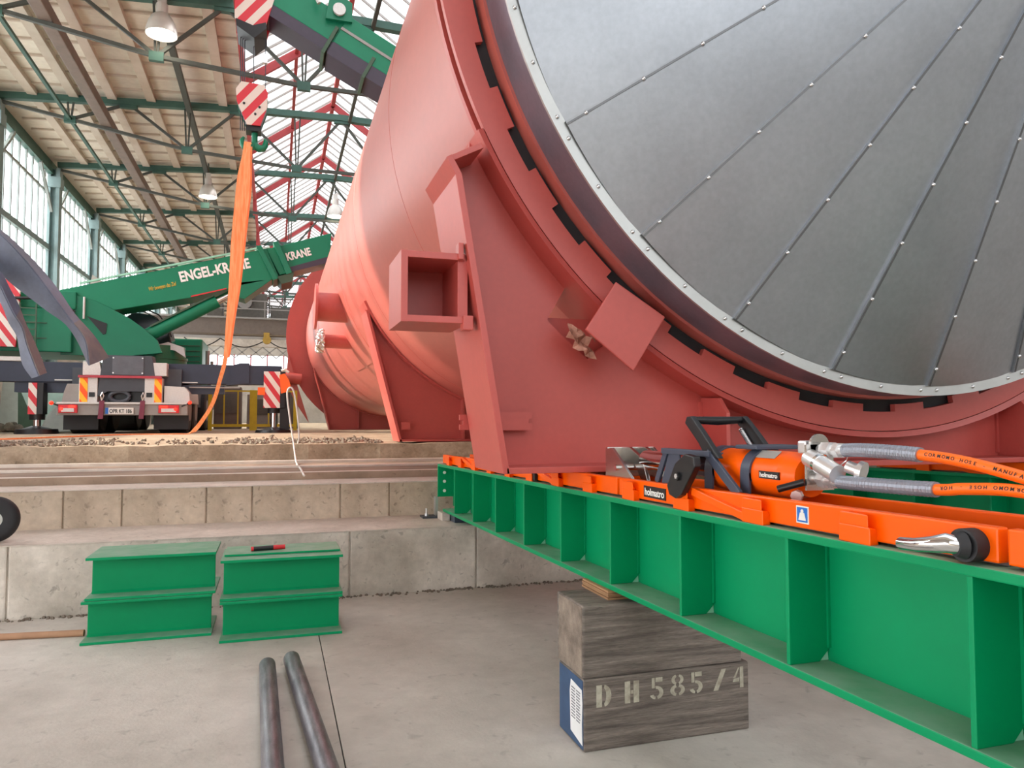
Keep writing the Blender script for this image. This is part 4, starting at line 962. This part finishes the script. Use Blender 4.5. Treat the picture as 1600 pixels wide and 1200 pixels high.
for i in range(4): b.box(-2.9, -2.1, 22.97, 23.0, 1.66+.15*i, 1.68+.15*i)
b.done('cab_louvre', DKGREEN, cab)
b = MB(); b.cyl((-1.9, 23.2, 1.25), (-1.9, 23.2, 2.0), .06, 10); b.cyl((-1.78, 23.2, 1.25), (-1.78, 23.2, 1.7), .05, 10); b.box(-1.7, -1.4, 23.1, 23.5, 1.25, 1.55); cp('exhaust', MGREY, b)
# boom
bm_ = cp('boom_base_section', CGREEN2, MB().prism([(-4.95, 2.98), (-4.8, 2.62), (-3.72, 2.58), (-2.02, 2.97), (-.95, 3.30), (.05, 3.58), (-.28, 4.31), (-2.03, 3.80)], 'xz', 19.5, 20.4), bevel=.02)
MB().prism([(-4.4, 3.17), (-2.03, 3.84), (-.40, 4.30), (-.41, 4.34), (-2.04, 3.88), (-4.41, 3.21)], 'xz', 19.46, 19.52).done('boom_top_edge', GREENP, bm_)
MB().prism([(-2.0, 2.985), (-1.2, 3.225), (-1.2, 3.255), (-2.0, 3.02)], 'xz', 19.49, 19.5).done('red_marking', REDP, bm_)
for x, z in ((-2.35, 3.80), (-1.25, 4.10), (-.55, 4.30)): MB().bar((x, 19.9, z+.01), (x+.35, 19.9, z+.11), .3, .05).done('boom_top_plate', WHITE, bm_)
MB().prism([(-.52, 4.33), (-.40, 4.37), (.02, 3.55), (-.10, 3.50)], 'xz', 19.42, 20.48).done('boom_collar', CGREEN, bm_, bevel=.01)
MB().prism([(-.12, 4.46), (.0, 4.5), (.36, 3.72), (.22, 3.66)], 'xz', 19.42, 20.48).done('boom_collar', CGREEN, bm_, bevel=.01)
MB().prism([(.0, 3.6), (.10, 3.42), (.36, 3.5), (.40, 3.74)], 'xz', 19.45, 20.45).done('collar_roller', DKGREEN, bm_)
s2 = cp('boom_inner_section', CGREEN2, MB().prism([(-.28, 4.30), (.05, 3.66), (1.27, 4.06), (1.32, 4.84)], 'xz', 19.55, 20.35), bevel=.02)
MB().prism([(.30, 3.745), (1.27, 4.06), (1.27, 4.22), (.25, 3.86)], 'xz', 19.53, 19.56).done('boom_lower_band', DPURP, s2)
RT, UP = (.955, 0, .272), (-.272, 0, .955)
text('boom_lettering', 'ENGEL-KRANE', TXT, bm_, (-2.23, 19.492, 3.35), RT, UP, .25, 1.66, bold=.035, depth=.004)
text('boom_lettering', 'KRANE', TXT, s2, (.24, 19.535, 4.04), (.95, 0, .31), (-.31, 0, .95), .20, .62, bold=.035, depth=.004)
text('boom_script', 'Wir bewegen das Ziel', YEL, bm_, (-2.92, 19.492, 3.09), RT, UP, .10, .62, bold=.012, depth=.003, shear=.3)
lc = cp('lifting_cylinder', CGREEN2, MB().cyl((-2.95, 19.75, 2.06), (-1.42, 19.75, 2.96), .165, 24), smooth=40)
MB().bar((-2.9, 19.6, 2.25), (-1.5, 19.6, 3.07), .05, .04).done('cylinder_pipe', DKGREEN, lc)
MB().cyl((-1.42, 19.75, 2.96), (-.80, 19.75, 3.33), .10, 20).done('cylinder_rod', CHROME, lc, smooth=40)
MB().prism([(-1.0, 3.40), (-.95, 3.05), (-.78, 3.0), (-.1, 3.55)], 'xz', 19.5, 20.3).done('cylinder_bracket', CGREEN, bm_, bevel=.01)

# ------------------------------------------------------------------ second crane: boom over the vessel, hook block, sling
b2 = thing('crane_boom', 'green telescopic crane boom with striped head, slanting down behind the vessel', 'crane boom', (3.5, 16, 6.0))
def along(x, off): return (x, 8.42-.50*(x-.3)+off)
dirx, dirz = .894, -.447
def bsec(x0, x1, o0, o1, y0, y1, name, m, par=None, **k):
    nx_, nz_ = .447, .894
    P = []
    for x, o in ((x0, o0), (x1, o0), (x1, o1), (x0, o1)):
        bx, bz = along(x, 0); P.append((bx+nx_*o, bz+nz_*o))
    return MB().prism(P, 'xz', y0, y1).done(name, m, par or b2, **k)
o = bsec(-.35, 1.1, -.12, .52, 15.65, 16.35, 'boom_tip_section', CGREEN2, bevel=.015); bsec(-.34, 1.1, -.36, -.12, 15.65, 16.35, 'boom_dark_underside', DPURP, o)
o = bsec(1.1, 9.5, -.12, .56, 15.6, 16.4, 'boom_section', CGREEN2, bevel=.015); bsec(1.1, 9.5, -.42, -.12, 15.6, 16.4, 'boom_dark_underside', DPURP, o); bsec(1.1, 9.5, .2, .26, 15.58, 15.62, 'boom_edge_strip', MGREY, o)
for x in (1.02, 1.85): bsec(x-.02, x+.05, -.47, .2 if x < 1.5 else .06, 15.57, 16.43, 'boom_collar', DKGREEN, bevel=.01)
hd = MB().prism([(-.90, 8.98), (-.90, 8.14), (-.55, 7.90), (-.30, 8.05), (-.12, 8.7), (-.15, 9.05)], 'xz', 15.62, 15.7).done('striped_head_plate', STRIPEH, b2)
MB().prism([(-.90, 8.98), (-.90, 8.14), (-.55, 7.90), (-.30, 8.05), (-.12, 8.7), (-.15, 9.05)], 'xz', 16.3, 16.38).done('head_plate', REDP, b2)
MB().prism([(-.88, 8.10), (-.86, 7.95), (-.52, 7.74), (-.28, 7.98), (-.3, 8.1), (-.55, 8.0)], 'xz', 15.6, 16.4).done('head_guard', BLACK, b2)
for x in (-.68, -.30): MB().cyl((x, 15.72, 8.5), (x, 16.28, 8.5), .22, 20).done('sheave', DGREY, b2, smooth=40)
rdm = MB(); c = V((1.15, 15.5, 8.55)); rdm.cyl(c, c+V((0, -.06, 0)), .13, 20); rdm.done('cable_reel', LGREY, b2, smooth=40)
MB().prism([(.88, 8.35), (1.42, 8.35), (1.42, 8.75), (1.15, 8.92), (.95, 8.8)], 'xz', 15.52, 15.6).done('reel_bracket', CGREEN, b2)
b = MB(); b.tube([(.85, 15.45, 9.0), (.72, 15.45, 8.9), (.66, 15.45, 8.75), (.74, 15.45, 8.6)], .045, 8); b.done('reel_guard', LGREY, b2, smooth=50)
for x in (-.80, -.76, -.72, -.55): MB().cyl((x, 16, 8.3), (x+.03, 16, 5.95 if x < -.6 else 6.9), .011, 6).done('hoist_rope', DGREY, b2)
MB().cyl((-.31, 16, 8.0), (-.29, 16, 6.75), .010, 6).done('hoist_rope', DGREY, b2)
MB().box(-.36, -.26, 15.95, 16.05, 7.42, 7.62).done('limit_weight', ZINC, b2, bevel=.01)
kb = thing('hook_block', 'red and white striped hook block hanging with its green hook', 'hook block', (-.55, 16, 5.55))
HP = [(-.76, 6.90), (-.32, 6.88), (-.24, 6.72), (-.25, 6.42), (-.38, 6.02), (-.64, 6.02), (-.84, 6.48), (-.86, 6.74)]
MB().prism(HP, 'xz', 15.80, 15.83).done('striped_cheek', STRIPEH, kb, bevel=.006)
MB().prism(HP, 'xz', 16.17, 16.20).done('cheek_plate', CGREEN, kb)
MB().prism([(x*.96-.02, z*.97+.2) for x, z in HP], 'xz', 15.83, 16.17).done('block_body', BLACK, kb)
for x, z in ((-.70, 6.45), (-.40, 6.40), (-.48, 6.25)): MB().cyl((x, 15.8, z), (x, 15.785, z), .025, 10).done('cheek_bolt', BLACK, kb)
MB().box(-.66, -.36, 15.85, 16.15, 5.92, 6.04).done('crosshead', BLACK, kb)
hkm = MB(); hkm.cyl((-.49, 16, 5.98), (-.49, 16, 5.66), .062, 16)
hkm.tube([(-.49, 16, 5.70), (-.46, 16, 5.64), (-.40, 16, 5.61), (-.32, 16, 5.62), (-.28, 16, 5.68), (-.27, 16, 5.76), (-.29, 16, 5.82)], [.07, .075, .08, .072, .06, .05, .025], 12)
hkm.tube([(-.49, 16, 5.70), (-.52, 16, 5.64), (-.60, 16, 5.60), (-.68, 16, 5.61), (-.73, 16, 5.68), (-.735, 16, 5.76), (-.70, 16, 5.82)], [.07, .075, .08, .07, .055, .045, .025], 12)
hkm.done('ramshorn_hook', CGREEN, kb, smooth=50)
b = MB(); P = [(-.625, 15.90, 5.69, .13), (-.64, 15.86, 5.40, .155), (-.68, 15.86, 4.95, .25), (-.70, 15.87, 4.60, .27), (-.78, 15.88, 3.60, .25), (-.83, 15.88, 2.75, .20), (-.90, 15.88, 2.02, .14), (-.965, 15.9, 1.25, .08), (-1.08, 16.1, .80, .075), (-1.20, 16.4, .42, .075), (-1.38, 16.6, .08, .075), (-1.66, 16.9, -.26, .09), (-1.95, 16.85, -.293, .10), (-2.83, 16.6, -.293, .10), (-3.45, 14.8, -.293, .10), (-3.95, 13.2, -.293, .10), (-4.5, 12.4, -.293, .1)]
C1 = spl([p[:3] for p in P], 5); W = []
for i in range(len(P)-1): W += [P[i][3]+(P[i+1][3]-P[i][3])*k/5 for k in range(5)]
W.append(P[-1][3]); E = []
for i, (c, w) in enumerate(zip(C1, W)):
    d = (C1[min(i+1, len(C1)-1)]-C1[max(i-1, 0)]).normalized(); s = d.cross(V((0, 1, 0)) if c.z > -.25 else V((0, 0, 1))).normalized()
    E.append((c-s*w/2, c+s*w/2))
sl = thing('lifting_sling', 'long orange webbing sling hanging from the hook down to the platform', 'sling', (-1.0, 16, -.305))
b.ribbon(E, .022).done('sling_band', SLING, sl)
E2 = [(V(a)+V((.075, .05, 0)), V(c_)+V((.03, .05, 0))) for a, c_ in E[:36]]
MB().ribbon(E2, .02).done('sling_return_band', SLING, sl)

# ------------------------------------------------------------------ hall lamps
def ceiling_lamp(c, label):
    t = thing('ceiling_lamp', label, 'lamp', c, 'bell-shaped ceiling lamps')
    x, y, z = c
    b = MB(); R = []
    prof = [(.06, .52), (.12, .50), (.22, .42), (.29, .28), (.335, .10), (.345, 0), (.335, 0), (.28, .27), (.2, .4)]
    for k in range(28):
        a = 2*PI*k/28; R.append([b.bm.verts.new((x+r*math.cos(a), y+r*math.sin(a), z+h)) for r, h in prof])
    for k in range(28):
        for i in range(len(prof)-1): b.bm.faces.new((R[k][i], R[k][i+1], R[(k+1) % 28][i+1], R[(k+1) % 28][i]))
    b.done('lamp_shade', ALU, t, smooth=50)
    MB().cyl((x, y, z+.03), (x, y, z+.035), .325, 28).done('lamp_lens', LAMPE, t)
    MB().cyl((x, y, z+.48), (x, y, z+.72), .13, 16).box(x-.09, x+.09, y-.09, y+.09, z+.7, z+.95).done('lamp_housing', ALU, t)
    MB().cyl((x, y, z+.9), (x, y, z+1.35), .03, 8).done('lamp_stem', TRUSSD, t)
    return t
l0 = ceiling_lamp((-2.64, 18.45, 8.90), 'lit bell-shaped ceiling lamp nearest the camera, hanging large at the top of the picture')
copy_tree(l0, (-.02, 12.75, -.12), 'lit bell-shaped ceiling lamp farther off, between the brown duct and the orange sling')
copy_tree(l0, (4.9, 12.9, -.45), 'small dim ceiling lamp under the skylight, close to the vessel edge')

# ------------------------------------------------------------------ far end: travelling crane, barriers and stored goods
bc = thing('bridge_crane', 'brown overhead travelling crane spanning the far end of the hall', 'overhead crane', (1, 48, 4.8))
MB().box(-7.4, 11.6, 47.6, 48.4, 5.2, 6.1).done('bridge_girder', GIRD, bc)
MB().box(-7.4, 11.6, 47.3, 48.6, 6.1, 6.2).done('girder_flange', MGREY, bc)
MB().box(-7.4, 11.6, 50.5, 51.3, 5.3, 6.3).done('bridge_girder', GIRD, bc)
MB().box(-7.4, 11.6, 47.55, 47.65, 4.90, 5.05).done('cable_rail', MGREY, bc)
b = MB()
for i in range(12): b.box(-7.3+1.65*i-.03, -7.3+1.65*i+.03, 47.32, 47.38, 6.2, 7.2)
for z in (6.7, 7.2): b.box(-7.4, 11.6, 47.33, 47.37, z-.03, z+.03)
b.done('walkway_railing', MGREY, bc)
b = MB(); b.box(-4.9, -3.2, 49, 50.4, 5.9, 7.3); b.box(-2.6, -.6, 48.8, 50.2, 6.0, 7.9); b.box(-.4, 1.2, 49, 50, 6.0, 7.1); b.done('trolley_machinery', GIRD2, bc, bevel=.05)
MB().cyl((-1.9, 48.7, 7.3), (-1.9, 48.5, 7.3), .42, 20).cyl((-.9, 48.8, 8.6), (-.9, 50, 8.6), .4, 20).done('cable_drum', MGREY, bc, smooth=40)
b = MB(); b.box(-5.2, 1.4, 50.2, 50.3, 7.2, 7.26); b.box(-5.2, 1.4, 50.2, 50.3, 7.8, 7.86)
for i in range(8): b.box(-5.2+.94*i, -5.13+.94*i, 50.2, 50.3, 6.1, 8.4); b.bar((-5.2+.94*i, 50.3, 6.2), (-4.3+.94*i, 50.3, 7.8), .05, .05)
b.done('service_frame', GIRD2, bc)
for xa, xb in ((-5.2, -3.2), (-3.2, -.55), (-.55, 1.6)):
    MB().tube([(xa+(xb-xa)*i/10, 47.5, 4.88-.5*math.sin(PI*i/10)) for i in range(11)], .035, 6).done('festoon_cable', BLACK, bc)
MB().cyl((-.55, 47.3, 4.85), (-.55, 47.7, 4.85), .25, 14).box(-.75, -.4, 47.4, 47.6, 4.95, 5.3).done('yellow_pulley', mat('yellow_pulley', (170, 136, 56), .6), bc)
MB().cyl((1.05, 47.5, 4.6), (1.05, 47.5, 1.0), .025, 6).done('pendant_cable', BLACK, bc)
struct(MB().box(-8, 12, 60, 60.6, 5.6, 6.25).done('crossbeam', TREAD))
b = MB()
for i in range(20): b.bar((-8+i, 60.3, 4.75), (-7+i, 60.3, 5.6), .08, .08); b.bar((-7+i, 60.3, 4.75), (-8+i, 60.3, 5.6), .08, .08)
struct(b.done('lattice_girder', MGREY))
def barrier(x, y, w, label):
    t = thing('safety_barrier', label, 'barrier', (x, y, -.305), 'yellow barriers in the background')
    for xx in (x, x+w): MB().box(xx-.05, xx+.05, y-.04, y+.04, -.305, .85).done('post', YELF, t)
    MB().box(x, x+w, y-.02, y+.02, .80, .84).done('top_rail', YELF, t)
    MB().box(x, x+w, y-.02, y+.02, -.20, -.12).done('bottom_rail', YELF, t)
    b = MB()
    for i in range(1, 3): b.box(x+w*i/3-.018, x+w*i/3+.018, y-.02, y+.02, -.2, .82)
    b.done('upright_bar', YELF, t)
    return t
bb = barrier(-1.75, 22.5, 1.1, 'yellow safety barrier behind the crane wheels, left of the two')
copy_tree(bb, (1.2, 0, 0), 'yellow safety barrier beside the striped outrigger jack')
def machine(x0, x1, y, h, m, label):
    t = thing('machine_cabinet', label, 'machine', ((x0+x1)/2, y, -.305))
    MB().box(x0, x1, y, y+.9, -.305, h).done('cabinet', m, t, bevel=.02)
    MB().box(x0+.08, x1-.08, y-.03, y, h*.2, h*.8).done('cabinet_door', GIRD2, t); MB().cyl((x0+.1, y-.03, h+.05), (x1-.1, y-.03, h+.05), .04, 8).done('cabinet_pipe', MGREY, t)
machine(-1.95, -1.1, 26.5, 1.1, GIRD, 'brown machine cabinet behind the left yellow barrier'); machine(-.95, .1, 27.5, .9, MGREY, 'grey machine cabinet behind the right yellow barrier'); machine(.2, .75, 26.8, 1.0, GIRD2, 'dark machine cabinet behind the outrigger jack')
machine(-3.4, -2.4, 33, 1.3, WALLM, 'pale machine cabinet far behind the crane carrier')
sp_ = thing('glass_panel', 'pale green panel leaning on end beside the left outrigger jack', 'panel', (-6.4, 23.5, -.305))
MB().hull8([(-6.25, 23.6, -.3), (-5.2, 23.6, -.3), (-5.2, 23.7, -.3), (-6.25, 23.7, -.3), (-6.85, 24.0, .90), (-5.3, 24.0, .85), (-5.3, 24.1, .85), (-6.85, 24.1, .90)]).done('sheet', GGLASS, sp_)
MB().hull8([(-6.75, 23.65, -.3), (-6.25, 23.6, -.3), (-6.25, 24.2, -.3), (-6.75, 24.2, -.3), (-6.88, 24.0, .90), (-6.84, 24.0, .90), (-6.84, 24.2, .90), (-6.88, 24.2, .9)]).done('panel_edge', DKGREEN, sp_)
t = MB().hull8([(-7.95, 26, -.3), (-5.4, 26, -.3), (-5.4, 26.2, -.3), (-7.95, 26.2, -.3), (-7.95, 26.3, 1.15), (-5.4, 26.3, 1.1), (-5.4, 26.5, 1.1), (-7.95, 26.5, 1.15)]).done('milky_sheet', PLASTIC); tag(t, 'milky white sheet standing against the wall at the far left', 'sheet')
t = MB().box(-5.9, -4.7, 24.8, 25.6, -.305, 1.15).done('beige_crate', mat('beige_crate_paint', (186, 182, 150), .7), bevel=.02); tag(t, 'beige crate between the left outrigger jack and the crane rear', 'crate')
b = MB(); P = [(-5.45, -.3), (-4.6, -.3), (-4.6, .45), (-4.75, .62), (-5.05, .4), (-5.3, .1)]
b.prism(P, 'xz', 20.6, 21.6); tag(b.done('wrapped_bundle', PLASTIC, bevel=.05), 'white plastic wrapped bundle beside the crane rear lamp', 'bundle')
b = MB()
for i in range(14): b.ball((-5.9-random.random()*1.1, 21+random.random()*.6, -.25+random.random()*.1), .11, 7)
tag(b.done('rubble', STONE), 'small heap of grey rubble at the far left of the platform', 'rubble', kind='stuff')
wl = spl([(.26, 7.12, -.512), (.255, 7.9, -.50), (.24, 9.0, -.49), (.215, 9.42, -.27), (.165, 9.45, .05), (.135, 9.45, .32), (.17, 9.45, .395), (.215, 9.45, .33), (.26, 9.45, .05), (.28, 9.45, -.20), (.27, 9.5, -.29)], 6)
tag(MB().tube(wl, .010, 8).done('white_cable', WIREM, smooth=50), 'thin white cable looped upright on the platform edge by the vessel', 'cable')

# ------------------------------------------------------------------ camera, daylight, exposure
cd = bpy.data.cameras.new('camera'); co = bpy.data.objects.new('camera', cd); C.objects.link(co)
co.location = (0, 0, EYE); co.rotation_euler = (PI/2+math.radians(2.7639), 0, -math.radians(17.6716))
cd.sensor_width = 36; cd.lens = 1160/1600*36; cd.clip_end = 400; cd.clip_start = .05
bpy.context.scene.camera = co
w = bpy.data.worlds.new('overcast'); bpy.context.scene.world = w; w.use_nodes = True
N = w.node_tree.nodes; L = w.node_tree.links; bg = N['Background']
tc = N.new('ShaderNodeTexCoord'); sx = N.new('ShaderNodeSeparateXYZ'); L.new(tc.outputs['Generated'], sx.inputs[0])
rp = N.new('ShaderNodeValToRGB'); rp.color_ramp.elements[0].position = .0; rp.color_ramp.elements[0].color = (.25, .24, .22, 1)
rp.color_ramp.elements[1].position = .62; rp.color_ramp.elements[1].color = (1, 1, 1, 1)
e = rp.color_ramp.elements.new(.5); e.color = (.82, .84, .88, 1)
mr = N.new('ShaderNodeMapRange'); mr.inputs['From Min'].default_value = -1; L.new(sx.outputs['Z'], mr.inputs['Value']); L.new(mr.outputs['Result'], rp.inputs['Fac'])
L.new(rp.outputs['Color'], bg.inputs['Color']); bg.inputs['Strength'].default_value = 6.0
sl_ = bpy.data.lights.new('sun', 'SUN'); so = bpy.data.objects.new('sun', sl_); C.objects.link(so)
sl_.energy = 10; sl_.angle = .04; sl_.color = (1, .86, .70)
so.rotation_euler = V((.85, -.12, -.45)).to_track_quat('-Z', 'Y').to_euler()
sc = bpy.context.scene
sc.view_settings.view_transform = 'Standard'; sc.view_settings.look = 'None'; sc.view_settings.gamma = 1; sc.view_settings.exposure = 0.08
sc.view_settings.use_curve_mapping = False
sc.cycles.use_denoising = True; sc.cycles.max_bounces = 8; sc.cycles.diffuse_bounces = 5; sc.cycles.transparent_max_bounces = 12; sc.cycles.sample_clamp_indirect = 6
